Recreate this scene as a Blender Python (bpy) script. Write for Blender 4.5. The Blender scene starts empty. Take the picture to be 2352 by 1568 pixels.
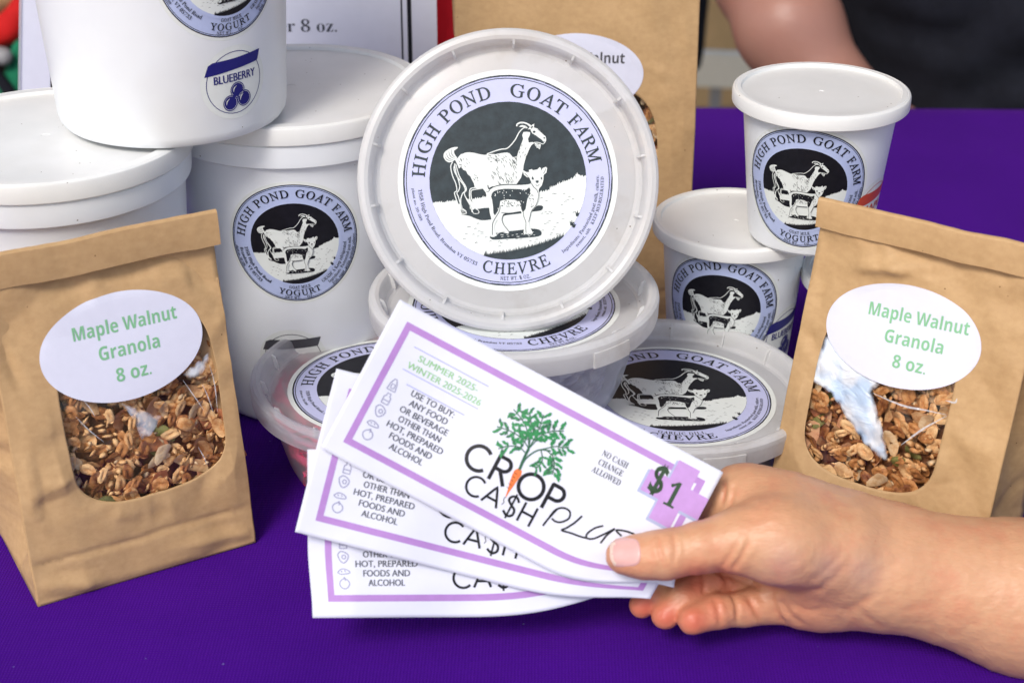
import bpy, bmesh, math, random
import numpy as np
from mathutils import Vector, Matrix, noise
from mathutils.geometry import tessellate_polygon

random.seed(7)
S = bpy.context.scene
COL = S.collection
MM = 0.001
R = math.radians

# ------------------------------------------------------------------ camera
FPX = 3780.0            # focal length in px of a 2352 px wide frame
CAMH = 376.0            # mm above the table top
PITCH = R(27.25)
cam = bpy.data.cameras.new("camera")
cam.sensor_width = 36.0
cam.lens = 36.0 * FPX / 2352.0
cam.clip_start = 0.02
cam.clip_end = 400.0
cam.dof.use_dof = True
cam.dof.focus_distance = 0.672
cam.dof.aperture_fstop = 13.0
camo = bpy.data.objects.new("camera", cam)
COL.objects.link(camo)
camo.location = (0, 0, CAMH * MM)
camo.rotation_euler = (math.pi / 2 - PITCH, 0, 0)
S.camera = camo

# ------------------------------------------------------------------ world, sun, exposure
SUN_EL, SUN_AZ = R(46), R(206)       # azimuth clockwise from +Y: behind the camera and to its left
w = bpy.data.worlds.new("World")
S.world = w
w.use_nodes = True
nt = w.node_tree
sky = nt.nodes.new("ShaderNodeTexSky")
sky.sky_type = 'NISHITA'
sky.sun_disc = False
sky.sun_elevation = SUN_EL
sky.sun_rotation = SUN_AZ
sky.air_density = 1.0
sky.dust_density = 2.5
bg = nt.nodes["Background"]
bg.inputs[1].default_value = 0.15
nt.links.new(sky.outputs[0], bg.inputs[0])
sun = bpy.data.lights.new("sun", 'SUN')
sun.energy = 1.9
sun.angle = R(17)
sun.color = (1.0, 0.96, 0.90)
suno = bpy.data.objects.new("sun", sun)
COL.objects.link(suno)
sd = Vector((math.sin(SUN_AZ) * math.cos(SUN_EL), math.cos(SUN_AZ) * math.cos(SUN_EL), math.sin(SUN_EL)))
suno.rotation_euler = sd.to_track_quat('Z', 'Y').to_euler()
suno.location = sd * 3
S.view_settings.view_transform = 'Standard'
S.view_settings.look = 'None'
S.view_settings.gamma = 1.0
S.view_settings.exposure = 0.18
S.render.engine = 'CYCLES'
S.cycles.use_denoising = True
S.cycles.max_bounces = 10
S.cycles.transparent_max_bounces = 24
S.cycles.transmission_bounces = 8
S.cycles.sample_clamp_indirect = 6.0
S.cycles.caustics_reflective = False
S.cycles.caustics_refractive = False

# ------------------------------------------------------------------ view geometry helpers (mm)
FW = np.array([0, math.cos(PITCH), -math.sin(PITCH)])
RT = np.array([1.0, 0, 0])
UP = np.array([0, math.sin(PITCH), math.cos(PITCH)])
C0 = np.array([0, 0, CAMH])
def ray(x, y): return FW + RT * (x - 1176) / FPX - UP * (y - 784) / FPX
def atz(x, y, z): r = ray(x, y); return C0 + r * (z - CAMH) / r[2]
def aty(x, y, Y): r = ray(x, y); return C0 + r * Y / r[1]
def atd(x, y, d): return C0 + ray(x, y) * d
def cam2world(P):                      # camera frame (x right, y up, z back) -> world
    P = np.asarray(P, float)
    return C0 + P[..., 0:1] * RT + P[..., 1:2] * UP - P[..., 2:3] * FW

# ------------------------------------------------------------------ materials
def lin(c):
    if isinstance(c, str):
        c = [int(c[i:i + 2], 16) / 255 for i in (0, 2, 4)]
        c = [x / 12.92 if x <= 0.04045 else ((x + 0.055) / 1.055) ** 2.4 for x in c]
    return tuple(c) + (1.0,)

class N:
    def __init__(s, name):
        s.m = bpy.data.materials.new(name)
        s.m.use_nodes = True
        s.t = s.m.node_tree
        s.p = s.t.nodes["Principled BSDF"]
        s.out = s.t.nodes["Material Output"]
        s.tc = None
    def n(s, t, **kw):
        x = s.t.nodes.new(t)
        for k, v in kw.items():
            if k in x.inputs: x.inputs[k].default_value = v
            else: setattr(x, k, v)
        return x
    def l(s, a, b): s.t.links.new(a, b)
    def co(s):
        if s.tc is None: s.tc = s.n("ShaderNodeTexCoord")
        return s.tc.outputs["Object"]
    def noise(s, scale, detail=4, rough=0.6, dist=0.0):
        x = s.n("ShaderNodeTexNoise"); x.inputs["Scale"].default_value = scale
        x.inputs["Detail"].default_value = detail; x.inputs["Roughness"].default_value = rough
        x.inputs["Distortion"].default_value = dist
        s.l(s.co(), x.inputs["Vector"]); return x.outputs["Fac"]
    def ramp(s, fac, stops):
        r = s.n("ShaderNodeValToRGB"); e = r.color_ramp.elements
        while len(e) < len(stops): e.new(0.5)
        for el, (p, c) in zip(e, stops):
            el.position = p; el.color = lin(c)
        s.l(fac, r.inputs[0]); return r.outputs[0]
    def mix(s, fac, a, b, mode='MIX'):
        x = s.n("ShaderNodeMix"); x.data_type = 'RGBA'; x.blend_type = mode
        for i, v in ((0, fac), (6, a), (7, b)):
            if hasattr(v, 'links'): s.l(v, x.inputs[i])
            elif isinstance(v, (int, float)): x.inputs[i].default_value = v
            else: x.inputs[i].default_value = lin(v)
        return x.outputs[2]
    def bump(s, h, strength=0.3, dist=0.0005):
        b = s.n("ShaderNodeBump"); b.inputs["Strength"].default_value = strength
        b.inputs["Distance"].default_value = dist
        s.l(h, b.inputs["Height"]); s.l(b.outputs[0], s.p.inputs["Normal"]); return b
    def color(s, v):
        if hasattr(v, 'links'): s.l(v, s.p.inputs["Base Color"])
        else: s.p.inputs["Base Color"].default_value = lin(v)

def simple(name, c, rough=0.5, spec=0.5, var=0.06, scale=300, bump=0.0):
    m = N(name)
    f = m.noise(scale, 5)
    a = lin(c)[:3]
    m.color(m.ramp(f, [(0.3, tuple(x * (1 - var) for x in a)), (0.7, tuple(min(1, x * (1 + var)) for x in a))]))
    m.p.inputs["Roughness"].default_value = rough
    m.p.inputs["Specular IOR Level"].default_value = spec
    if bump: m.bump(f, bump, 0.0003)
    return m.m

def specks(m, scale, size, thr):
    """sparse small specks: voronoi cells, only some of them carry a dot"""
    v = m.n("ShaderNodeTexVoronoi"); v.inputs["Scale"].default_value = scale
    m.l(m.co(), v.inputs["Vector"])
    lt = m.n("ShaderNodeMath", operation='LESS_THAN'); m.l(v.outputs["Distance"], lt.inputs[0]); lt.inputs[1].default_value = size
    sp = m.n("ShaderNodeSeparateColor"); m.l(v.outputs["Color"], sp.inputs[0])
    g = m.n("ShaderNodeMath", operation='LESS_THAN'); m.l(sp.outputs[0], g.inputs[0]); g.inputs[1].default_value = thr
    x = m.n("ShaderNodeMath", operation='MULTIPLY'); m.l(lt.outputs[0], x.inputs[0]); m.l(g.outputs[0], x.inputs[1])
    return x.outputs[0]

def white_plastic(name, c1, c2, speck=0.25):
    m = N(name)
    f = m.noise(35, 6)
    base = m.ramp(f, [(0.35, c1), (0.7, c2)])
    sc = m.noise(14, 3)
    fine = m.noise(420, 2)
    dirt = m.ramp(sc, [(0.5, (0, 0, 0)), (0.75, (0.3, 0.3, 0.3))])
    base = m.mix(dirt, base, "C9C3B6")
    base = m.mix(specks(m, 420, 0.13, speck), base, "857C72")
    m.color(base)
    m.p.inputs["Roughness"].default_value = 0.34
    m.p.inputs["Subsurface Weight"].default_value = 0.12
    m.p.inputs["Subsurface Radius"].default_value = (0.004, 0.004, 0.004)
    m.p.inputs["Subsurface Scale"].default_value = 0.5
    m.bump(fine, 0.06, 0.0002)
    return m.m

M = {}
M['tub'] = white_plastic("white_plastic", (.80, .83, .86), (.84, .87, .89), 0.02)
M['lid'] = white_plastic("lid_plastic", (.73, .735, .72), (.79, .79, .775), 0.07)

def kraft():
    m = N("kraft_paper")
    a = m.noise(420, 6, 0.7)
    st = m.n("ShaderNodeMapping"); st.inputs["Scale"].default_value = (1, 1, 1.6)
    m.l(m.co(), st.inputs["Vector"])
    fb = m.n("ShaderNodeTexNoise"); fb.inputs["Scale"].default_value = 240; fb.inputs["Detail"].default_value = 4
    m.l(st.outputs[0], fb.inputs["Vector"])
    c = m.ramp(a, [(0.3, (.475, .295, .138)), (0.7, (.53, .34, .165))])
    c = m.mix(0.16, c, m.ramp(fb.outputs["Fac"], [(0.35, (.36, .22, .10)), (0.65, (.62, .42, .22))]))
    c = m.mix(specks(m, 300, 0.09, 0.05), c, "6A4A2A")
    m.color(c)
    m.p.inputs["Roughness"].default_value = 0.62
    m.p.inputs["Specular IOR Level"].default_value = 0.35
    m.bump(m.noise(140, 6, 0.6), 0.22, 0.0006)
    return m.m
M['kraft'] = kraft()

def frosted(name, tint, trans, rough=0.3, mixt=0.45, dirt=True):
    """frosted polypropylene: part diffuse/translucent skin, part see-through"""
    m = N(name)
    f = m.noise(60, 5)
    c = m.ramp(f, [(0.3, tuple(x * 0.95 for x in tint)), (0.7, tint)])
    if dirt:
        c = m.mix(m.ramp(m.noise(22, 5, 0.7), [(0.55, (0, 0, 0)), (0.8, (.45, .45, .45))]), c, "B7A896")
        c = m.mix(specks(m, 380, 0.12, 0.04), c, "8A7B68")
    m.color(c)
    m.p.inputs["Roughness"].default_value = rough
    tl = m.n("ShaderNodeBsdfTranslucent"); m.l(c, tl.inputs[0])
    mx = m.n("ShaderNodeMixShader"); mx.inputs[0].default_value = mixt
    m.l(m.p.outputs[0], mx.inputs[1]); m.l(tl.outputs[0], mx.inputs[2])
    tr = m.n("ShaderNodeBsdfTransparent"); tr.inputs[0].default_value = (.95, .96, .98, 1)
    lw = m.n("ShaderNodeLayerWeight"); lw.inputs[0].default_value = 0.35
    mp = m.n("ShaderNodeMapRange"); m.l(lw.outputs["Facing"], mp.inputs[0])
    mp.inputs[3].default_value = trans; mp.inputs[4].default_value = trans * 0.45
    m2 = m.n("ShaderNodeMixShader"); m.l(mp.outputs[0], m2.inputs[0])
    m.l(mx.outputs[0], m2.inputs[1]); m.l(tr.outputs[0], m2.inputs[2])
    m.l(m2.outputs[0], m.out.inputs[0])
    m.bump(f, 0.15, 0.0005)
    return m.m
M['frost_lid'] = frosted("frosted_lid_plastic", (.89, .89, .88), 0.15, 0.28, 0.4)
M['frost_lid_clear'] = frosted("frosted_clear_lid_plastic", (.88, .88, .91), 0.66, 0.28, 0.45)
M['frost_tub'] = frosted("clear_tub_plastic", (.80, .82, .86), 0.93, 0.16, 0.5, dirt=False)

def film(ior=1.46):
    m = N("clear_film")
    m.color((.9, .92, .95)); m.p.inputs["Roughness"].default_value = 0.06
    m.p.inputs["Specular IOR Level"].default_value = 1.0
    m.p.inputs["IOR"].default_value = 1.9
    gl = m.n("ShaderNodeBsdfGlossy"); gl.inputs["Roughness"].default_value = 0.05
    tr = m.n("ShaderNodeBsdfTransparent")
    fr = m.n("ShaderNodeFresnel"); fr.inputs[0].default_value = ior
    b = m.n("ShaderNodeBump"); b.inputs["Strength"].default_value = 0.4; b.inputs["Distance"].default_value = 0.001
    m.l(m.noise(45, 3, 0.5, 1.5), b.inputs["Height"])
    m.l(b.outputs[0], fr.inputs["Normal"]); m.l(b.outputs[0], gl.inputs["Normal"])
    mx = m.n("ShaderNodeMixShader"); m.l(fr.outputs[0], mx.inputs[0])
    m.l(tr.outputs[0], mx.inputs[1]); m.l(gl.outputs[0], mx.inputs[2])
    m.l(mx.outputs[0], m.out.inputs[0])
    return m.m
M['film'] = film()
def reflection_mat(t0=.05, t1=.55):  # sky reflection on the window film, painted as a pale semi-opaque colour
    m = N("painted_reflection")
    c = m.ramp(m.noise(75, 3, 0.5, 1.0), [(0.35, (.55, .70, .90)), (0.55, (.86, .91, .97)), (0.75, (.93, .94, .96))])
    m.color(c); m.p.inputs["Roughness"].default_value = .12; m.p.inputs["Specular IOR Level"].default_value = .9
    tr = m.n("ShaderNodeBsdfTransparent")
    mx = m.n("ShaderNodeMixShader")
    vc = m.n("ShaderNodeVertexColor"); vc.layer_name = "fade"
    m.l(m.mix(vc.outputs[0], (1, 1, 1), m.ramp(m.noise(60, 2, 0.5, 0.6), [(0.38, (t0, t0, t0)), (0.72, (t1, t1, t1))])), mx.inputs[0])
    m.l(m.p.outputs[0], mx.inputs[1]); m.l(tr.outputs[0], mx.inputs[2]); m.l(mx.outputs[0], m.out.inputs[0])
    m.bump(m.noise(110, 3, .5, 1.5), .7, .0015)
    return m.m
M['film_reflection'] = reflection_mat()
M['film_reflection_faint'] = reflection_mat(.30, .8)
M['glint'] = frosted('painted_glint', (.85, .88, .92), .35, .1, .2, dirt=False)  # painted glint: pale colour for bright streaks on the window film

M['cream'] = simple("sticker_cream", (.76, .79, .76), 0.3, var=.02)
M['lav'] = simple("sticker_lavender", (.53, .55, .80), 0.3, var=.03)
M['blue_lav'] = simple("sticker_pale_blue", (.46, .53, .77), 0.28, var=.03)
M['ink'] = simple("black_ink", (.010, .010, .014), 0.38, 0.2, var=.2)
M['ink_reflect'] = simple('black_ink_reflect_tint', (.022, .034, .040), 0.4, 0.35, var=.35, scale=260, bump=.2)  # black ink with the upright label's reflection put into its colour
M['pic_white'] = simple("print_white", (.74, .78, .75), 0.3, var=.02)
M['navy'] = simple("navy_ink", (.016, .016, .17), 0.35, 0.25)
M['orange_ink'] = simple("orange_ink", (.55, .07, .02), 0.35)
M['paper'] = simple("white_paper", (.70, .72, .82), 0.6, 0.3, var=.02, scale=120, bump=.05)
M['label_white'] = simple("label_paper", (.71, .72, .84), 0.35, 0.4, var=.015)
M['green_txt'] = simple("green_print", (.22, .50, .27), 0.5)
M['grey_txt'] = simple("grey_print", (.06, .06, .07), 0.5)
M['purple_ink'] = simple("purple_print", (.42, .22, .55), 0.55, var=.05)
M['lilac_ink'] = simple("lilac_print", (.48, .27, .60), 0.55)
M['plus_shadow'] = simple("grey_lilac_print", (.38, .42, .62), 0.6)
M['rule_ink'] = simple("rule_print", (.38, .40, .72), 0.6)
M['lime_txt'] = simple("lime_print", (.27, .52, .25), 0.55)
M['coupon_txt'] = simple("coupon_text", (.045, .05, .07), 0.55)
M['icon_ink'] = simple("icon_print", (.27, .27, .42), 0.55)
M['leaf'] = simple("leaf_print", (.012, .22, .06), 0.55, var=.3, scale=900)
M['leafdark'] = simple("stem_print", (.012, .10, .045), 0.55)
M['carrot'] = simple("carrot_print", (.78, .17, .03), 0.5, var=.15, scale=700)
M['dgreen'] = simple("dollar_green", (.008, .045, .010), 0.5)

def cloth():
    m = N("purple_cloth")
    f = m.noise(9, 4)
    c = m.ramp(f, [(0.3, (.040, .0018, .180)), (0.7, (.056, .003, .230))])
    m.color(c)
    m.p.inputs["Roughness"].default_value = 0.85
    m.p.inputs["Specular IOR Level"].default_value = 0.06
    m.p.inputs["Sheen Weight"].default_value = 0.10; m.p.inputs["Sheen Tint"].default_value = (.75, .25, .9, 1); m.p.inputs["Sheen Roughness"].default_value = .4
    wv = m.n("ShaderNodeTexWave"); wv.inputs["Scale"].default_value = 260; wv.inputs["Distortion"].default_value = 1.2
    m.l(m.co(), wv.inputs["Vector"])
    w2 = m.n("ShaderNodeTexWave"); w2.bands_direction = 'Y'; w2.inputs["Scale"].default_value = 235; w2.inputs["Distortion"].default_value = 1.2
    m.l(m.co(), w2.inputs["Vector"])
    ad = m.n("ShaderNodeMath", operation='ADD'); m.l(wv.outputs["Fac"], ad.inputs[0]); m.l(w2.outputs["Fac"], ad.inputs[1])
    wm = m.n("ShaderNodeMath", operation='MULTIPLY'); m.l(ad.outputs[0], wm.inputs[0]); wm.inputs[1].default_value = .13
    c = m.mix(wm.outputs[0], c, (.085, .006, .33))
    c2 = m.mix(specks(m, 130, 0.05, 0.4), c, "6A5FA0")
    m.color(c2)
    m.bump(ad.outputs[0], 0.4, 0.0005)
    return m.m
M['cloth'] = cloth()

def skin(name, base, red, blue):
    m = N(name)
    at = m.n("ShaderNodeVertexColor"); at.layer_name = "tint"
    sp = m.n("ShaderNodeSeparateColor"); m.l(at.outputs[0], sp.inputs[0])
    n1 = m.noise(55, 5, 0.65)
    c = m.ramp(n1, [(0.35, tuple(x * .95 for x in base)), (0.68, tuple(min(1, x * 1.07) for x in base))])
    blot = m.ramp(m.noise(48, 4, 0.7), [(0.48, (0, 0, 0)), (0.75, (.42, .42, .42))])
    c = m.mix(blot, c, red)
    c = m.mix(sp.outputs[0], c, red)
    c = m.mix(sp.outputs[1], c, blue)
    fr = specks(m, 160, 0.07, 0.2)
    fm = m.n("ShaderNodeMath", operation='MULTIPLY'); m.l(fr, fm.inputs[0]); fm.inputs[1].default_value = 0.35
    c = m.mix(fm.outputs[0], c, (.45, .17, .09))
    m.color(c)
    m.p.inputs["Roughness"].default_value = 0.43
    m.p.inputs["Specular IOR Level"].default_value = 0.42
    m.p.inputs["Subsurface Weight"].default_value = 0.12
    m.p.inputs["Subsurface Radius"].default_value = (1.0, 0.35, 0.2)
    m.p.inputs["Subsurface Scale"].default_value = 0.003
    mp = m.n("ShaderNodeMapping"); mp.inputs["Rotation"].default_value = (.3, .2, .5); mp.inputs["Scale"].default_value = (1, 2.6, 1.6)
    m.l(m.co(), mp.inputs["Vector"])
    v = m.n("ShaderNodeTexVoronoi"); v.inputs["Scale"].default_value = 420; m.l(mp.outputs[0], v.inputs["Vector"])
    w2 = m.n("ShaderNodeTexNoise"); w2.inputs["Scale"].default_value = 120; w2.inputs["Detail"].default_value = 6; m.l(mp.outputs[0], w2.inputs["Vector"])
    ad = m.n("ShaderNodeMath", operation='MULTIPLY_ADD'); m.l(v.outputs["Distance"], ad.inputs[0]); ad.inputs[1].default_value = .35; m.l(w2.outputs["Fac"], ad.inputs[2])
    m.bump(ad.outputs[0], 0.45, 0.0006)
    return m.m
M['skin'] = skin("fair_skin", (.60, .325, .18), (.58, .14, .08), (.44, .34, .33))
M['skin2'] = skin("tanned_skin", (.66, .29, .20), (.62, .20, .13), (.40, .2, .15))
M['nail'] = simple("nail", (.70, .40, .36), 0.25, 0.6, var=.05)
M['nail_edge'] = simple("nail_edge", (.74, .56, .45), 0.3, 0.5, var=.03)
M['black_cloth'] = simple("black_fabric", (.010, .011, .017), 0.9, 0.2, var=.3, scale=40, bump=.3)
M['dark_cloth'] = simple("dark_fabric", (.03, .022, .02), 0.9, 0.2, var=.3, scale=30)
M['red_cloth'] = simple("red_fabric", (.35, .004, .012), 0.8, 0.2, var=.2, scale=20)
M['bright_red'] = simple("bright_red_fabric", (.62, .015, .015), 0.8, 0.2, var=.2, scale=20)
M['green_cloth'] = simple("green_fabric", (.01, .17, .085), 0.8, 0.2, var=.3, scale=20)
M['tan'] = simple("cardboard", (.66, .45, .22), 0.8, var=.1, scale=20)
M['white_box'] = simple("white_board", (.88, .86, .74), 0.7)
M['pavement'] = simple("pavement", (.40, .29, .19), 0.9, var=.25, scale=14, bump=.4)
M['acrylic'] = frosted("clear_acrylic", (.80, .80, .82), 0.6, 0.1, 0.2, dirt=False)
M['canopy'] = simple("canopy_fabric", (.62, .60, .56), 0.9)
M['metal'] = simple("grey_metal", (.35, .35, .36), 0.4)
M['pink'] = simple("pink_paper", (.86, .05, .17), 0.5, var=.2, scale=90)
M['crumple'] = simple("crumpled_grey_film", (.50, .50, .56), 0.25, 0.6, var=.25, scale=60)
M['print_paper'] = simple("crumpled_print_paper", (.42, .43, .50), 0.4, 0.5, var=.3, scale=60)
M['blue_print'] = simple("blue_print", (.02, .07, .42), 0.4)
M['tape'] = film(1.7)
M['tape'].name = 'clear_tape'

# ------------------------------------------------------------------ object helpers
def obj(name, verts, faces, mats, parent=None, idx=None, smooth=True, mw=None):
    me = bpy.data.meshes.new(name)
    v = np.asarray(verts, float) * MM
    me.from_pydata(v.tolist(), [], [tuple(int(i) for i in f) for f in faces])
    for m in (mats if isinstance(mats, (list, tuple)) else [mats]):
        me.materials.append(m)
    if idx is not None:
        me.polygons.foreach_set("material_index", list(idx))
    if smooth: me.polygons.foreach_set("use_smooth", [True] * len(me.polygons))
    me.update()
    o = bpy.data.objects.new(name, me)
    COL.objects.link(o)
    if parent is not None: o.parent = parent
    return o

def thing(name, label, cat, loc=(0, 0, 0), rot=(0, 0, 0), group=None):
    o = bpy.data.objects.new(name, None)
    o.empty_display_size = 0.01
    COL.objects.link(o)
    o.location = Vector(loc) * MM
    o.rotation_euler = rot
    tag(o, label, cat, group)
    return o

def tag(o, label=None, cat=None, group=None, kind=None):
    if label: o['label'] = label
    if cat: o['category'] = cat
    if group: o['group'] = group
    if kind: o['kind'] = kind
    return o

def lathe(name, prof, mat, parent, seg=96, cap=True):
    prof = [(r, z) for r, z in prof]
    V, Fc = [], []
    n = len(prof)
    for r, z in prof:
        for k in range(seg):
            a = 2 * math.pi * k / seg
            V.append((r * math.cos(a), r * math.sin(a), z))
    for i in range(n - 1):
        for k in range(seg):
            k2 = (k + 1) % seg
            Fc.append((i * seg + k, i * seg + k2, (i + 1) * seg + k2, (i + 1) * seg + k))
    o = obj(name, V, Fc, mat, parent)
    o.data.set_sharp_from_angle(angle=R(28))
    return o

def box_geo(V, Fc, c, s, rz=0.0, M3=None):
    b = len(V)
    for dx, dy, dz in ((-1,-1,-1),(1,-1,-1),(1,1,-1),(-1,1,-1),(-1,-1,1),(1,-1,1),(1,1,1),(-1,1,1)):
        x, y, z = dx * s[0] / 2, dy * s[1] / 2, dz * s[2] / 2
        if rz: x, y = x * math.cos(rz) - y * math.sin(rz), x * math.sin(rz) + y * math.cos(rz)
        V.append((c[0] + x, c[1] + y, c[2] + z))
    for f in ((0,3,2,1),(4,5,6,7),(0,1,5,4),(1,2,6,5),(2,3,7,6),(3,0,4,7)):
        Fc.append(tuple(b + i for i in f))

# ------------------------------------------------------------------ flat print ("art") made as thin layers
_tc = {}
def mathstr(s, up, lo, dg):
    o = ''
    for c in s:
        if 'A' <= c <= 'Z' and up: o += chr(up + ord(c) - 65)
        elif c == 'h' and lo == 0x1D44E: o += '\u210E'
        elif 'a' <= c <= 'z' and lo: o += chr(lo + ord(c) - 97)
        elif '0' <= c <= '9' and dg: o += chr(dg + ord(c) - 48)
        else: o += c
    return o
def text_mesh(s, style):
    """returns (verts Nx2, tris) with cap height = 1 and x centred on 0"""
    k = (s, style)
    if k in _tc: return _tc[k]
    off, shear, body = 0.0, 0.0, s
    if style == 'roman':      # upright capitals
        body, shear, off = mathstr(s, 0x1D434, 0x1D44E, 0x1D7CE), -0.27, 0.014
    elif style == 'serif': body, off = mathstr(s, 0x1D400, 0x1D41A, 0x1D7CE), -0.004
    elif style == 'serifbold': body, off = mathstr(s, 0x1D400, 0x1D41A, 0x1D7CE), .004
    elif style == 'sansbold': body = mathstr(s, 0x1D5D4, 0x1D5EE, 0x1D7EC)
    elif style == 'gill': off = 0.0
    cu = bpy.data.curves.new('t', 'FONT')
    cu.body = body; cu.offset = off; cu.resolution_u = 3
    if style == 'roman': cu.space_character = 1.16
    o = bpy.data.objects.new('t', cu)
    COL.objects.link(o)
    bpy.context.view_layer.update()
    me = bpy.data.meshes.new_from_object(o.evaluated_get(bpy.context.evaluated_depsgraph_get()))
    v = np.array([p.co[:2] for p in me.vertices])
    me.calc_loop_triangles()
    t = np.array([tuple(x.vertices) for x in me.loop_triangles])
    bpy.data.objects.remove(o); bpy.data.curves.remove(cu); bpy.data.meshes.remove(me)
    v = v.reshape(-1, 2).copy()
    v[:, 0] += v[:, 1] * shear
    cap = 0.66 if style in ('roman', 'serif', 'serifbold') else 0.70
    v /= cap
    v[:, 0] -= (v[:, 0].min() + v[:, 0].max()) / 2
    _tc[k] = (v, t)
    return _tc[k]

class Art:
    def __init__(s): s.items = []
    def add(s, v, f, mat, layer): s.items.append((np.asarray(v, float).reshape(-1, 2), [tuple(int(q) for q in x) for x in f], mat, layer))
    def disc(s, r0, r1, mat, layer, cx=0, cy=0, step=2.6, ex=1.0, ey=1.0):
        n = max(24, int(2 * math.pi * r1 * max(ex, ey) / step)); rg = max(1, int(math.ceil((r1 - r0) * max(ex, ey) / step)))
        V, Fc = [], []
        for i in range(rg + 1):
            r = r0 + (r1 - r0) * i / rg
            for k in range(n):
                a = 2 * math.pi * k / n
                V.append((cx + r * math.cos(a) * ex, cy + r * math.sin(a) * ey))
        for i in range(rg):
            for k in range(n):
                k2 = (k + 1) % n
                Fc.append((i * n + k, (i + 1) * n + k, (i + 1) * n + k2, i * n + k2))
        s.add(V, Fc, mat, layer)
    def poly(s, pts, mat, layer, maxlen=3.0):
        p3 = [Vector((x, y, 0)) for x, y in pts]
        tr = tessellate_polygon([p3])
        bm = bmesh.new()
        vs = [bm.verts.new(p) for p in p3]
        for t in tr:
            try: bm.faces.new([vs[i] for i in t])
            except ValueError: pass
        for _ in range(6):
            es = [e for e in bm.edges if e.calc_length() > maxlen]
            if not es: break
            bmesh.ops.subdivide_edges(bm, edges=es, cuts=1)
            bmesh.ops.triangulate(bm, faces=bm.faces[:])
        bmesh.ops.recalc_face_normals(bm, faces=bm.faces[:])
        bm.verts.index_update()
        s.add([v.co[:2] for v in bm.verts], [[v.index for v in f.verts] for f in bm.faces], mat, layer)
        bm.free()
    def stroke(s, pts, w, mat, layer, taper=False, step=2.5):
        P = [np.array(p, float) for p in pts]
        Q = [P[0]]
        for a, b in zip(P[:-1], P[1:]):
            n = max(1, int(math.ceil(np.linalg.norm(b - a) / step)))
            for i in range(1, n + 1): Q.append(a + (b - a) * i / n)
        V = []
        m = len(Q)
        for i, q in enumerate(Q):
            d = Q[min(i + 1, m - 1)] - Q[max(i - 1, 0)]
            L = np.linalg.norm(d) or 1.0
            nrm = np.array([-d[1], d[0]]) / L
            ww = w / 2
            if taper: ww *= (1 - 0.85 * abs(2 * i / (m - 1) - 1) ** 1.5) if taper == 2 else (1 - 0.85 * i / (m - 1))
            V += [q + nrm * ww, q - nrm * ww]
        s.add(V, [(2 * i, 2 * i + 1, 2 * i + 3, 2 * i + 2) for i in range(m - 1)], mat, layer)
    def curve(s, pts, w, mat, layer, taper=False, n=6, step=2.5):
        s.stroke(smooth_pts(pts, n), w, mat, layer, taper, step)
    def text(s, t, style, cap, x, y, mat, layer, width=None, rot=0.0):
        v, f = text_mesh(t, style)
        v = v * cap
        if width: v[:, 0] *= width / (v[:, 0].max() - v[:, 0].min())
        c, q = math.cos(rot), math.sin(rot)
        v = np.stack([v[:, 0] * c - v[:, 1] * q + x, v[:, 0] * q + v[:, 1] * c + y], 1)
        s.add(v, f, mat, layer)
        if style == 'gill': s.add(v + np.array([c, q]) * cap * .06, f, mat, layer + .2)
    def arc(s, t, style, cap, r, a_mid, span, mat, layer, bottom=False):
        """text along a circle; r = baseline radius, a_mid and span in degrees (angle ccw from +x)"""
        v, f = text_mesh(t, style)
        w = v[:, 0].max() - v[:, 0].min()
        x = v[:, 0] / w * R(span); y = v[:, 1] * cap
        if not bottom: a = R(a_mid) - x; rr = r + y
        else: a = R(a_mid) + x; rr = r - y
        s.add(np.stack([rr * np.cos(a), rr * np.sin(a)], 1), f, mat, layer)
    def build(s, name, fn, parent, lift=0.07, k=1.0, rot=0.0, skip=None):
        V, Fc, idx, mats = [], [], [], []
        c, q = math.cos(rot), math.sin(rot)
        for v, f, mat, layer in s.items:
            if mat not in mats: mats.append(mat)
            mi = mats.index(mat); b = len(V)
            for x, y in v * k:
                V.append(fn(x * c - y * q, x * q + y * c, lift * (layer + 1)))
            for t in f: Fc.append(tuple(b + i for i in t)); idx.append(mi)
        o = obj(name, V, Fc, mats, parent, idx, smooth=False)
        return o

def smooth_pts(P, n=6):
    """Catmull-Rom through the points"""
    P = [np.array(p, float) for p in P]
    if len(P) < 3: return P
    Q = [2 * P[0] - P[1]] + P + [2 * P[-1] - P[-2]]
    out = []
    for i in range(1, len(Q) - 2):
        for j in range(n):
            t = j / n
            out.append(0.5 * ((2 * Q[i]) + (-Q[i-1] + Q[i+1]) * t + (2*Q[i-1] - 5*Q[i] + 4*Q[i+1] - Q[i+2]) * t*t + (-Q[i-1] + 3*Q[i] - 3*Q[i+1] + Q[i+2]) * t**3))
    out.append(P[-1])
    return out

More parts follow.
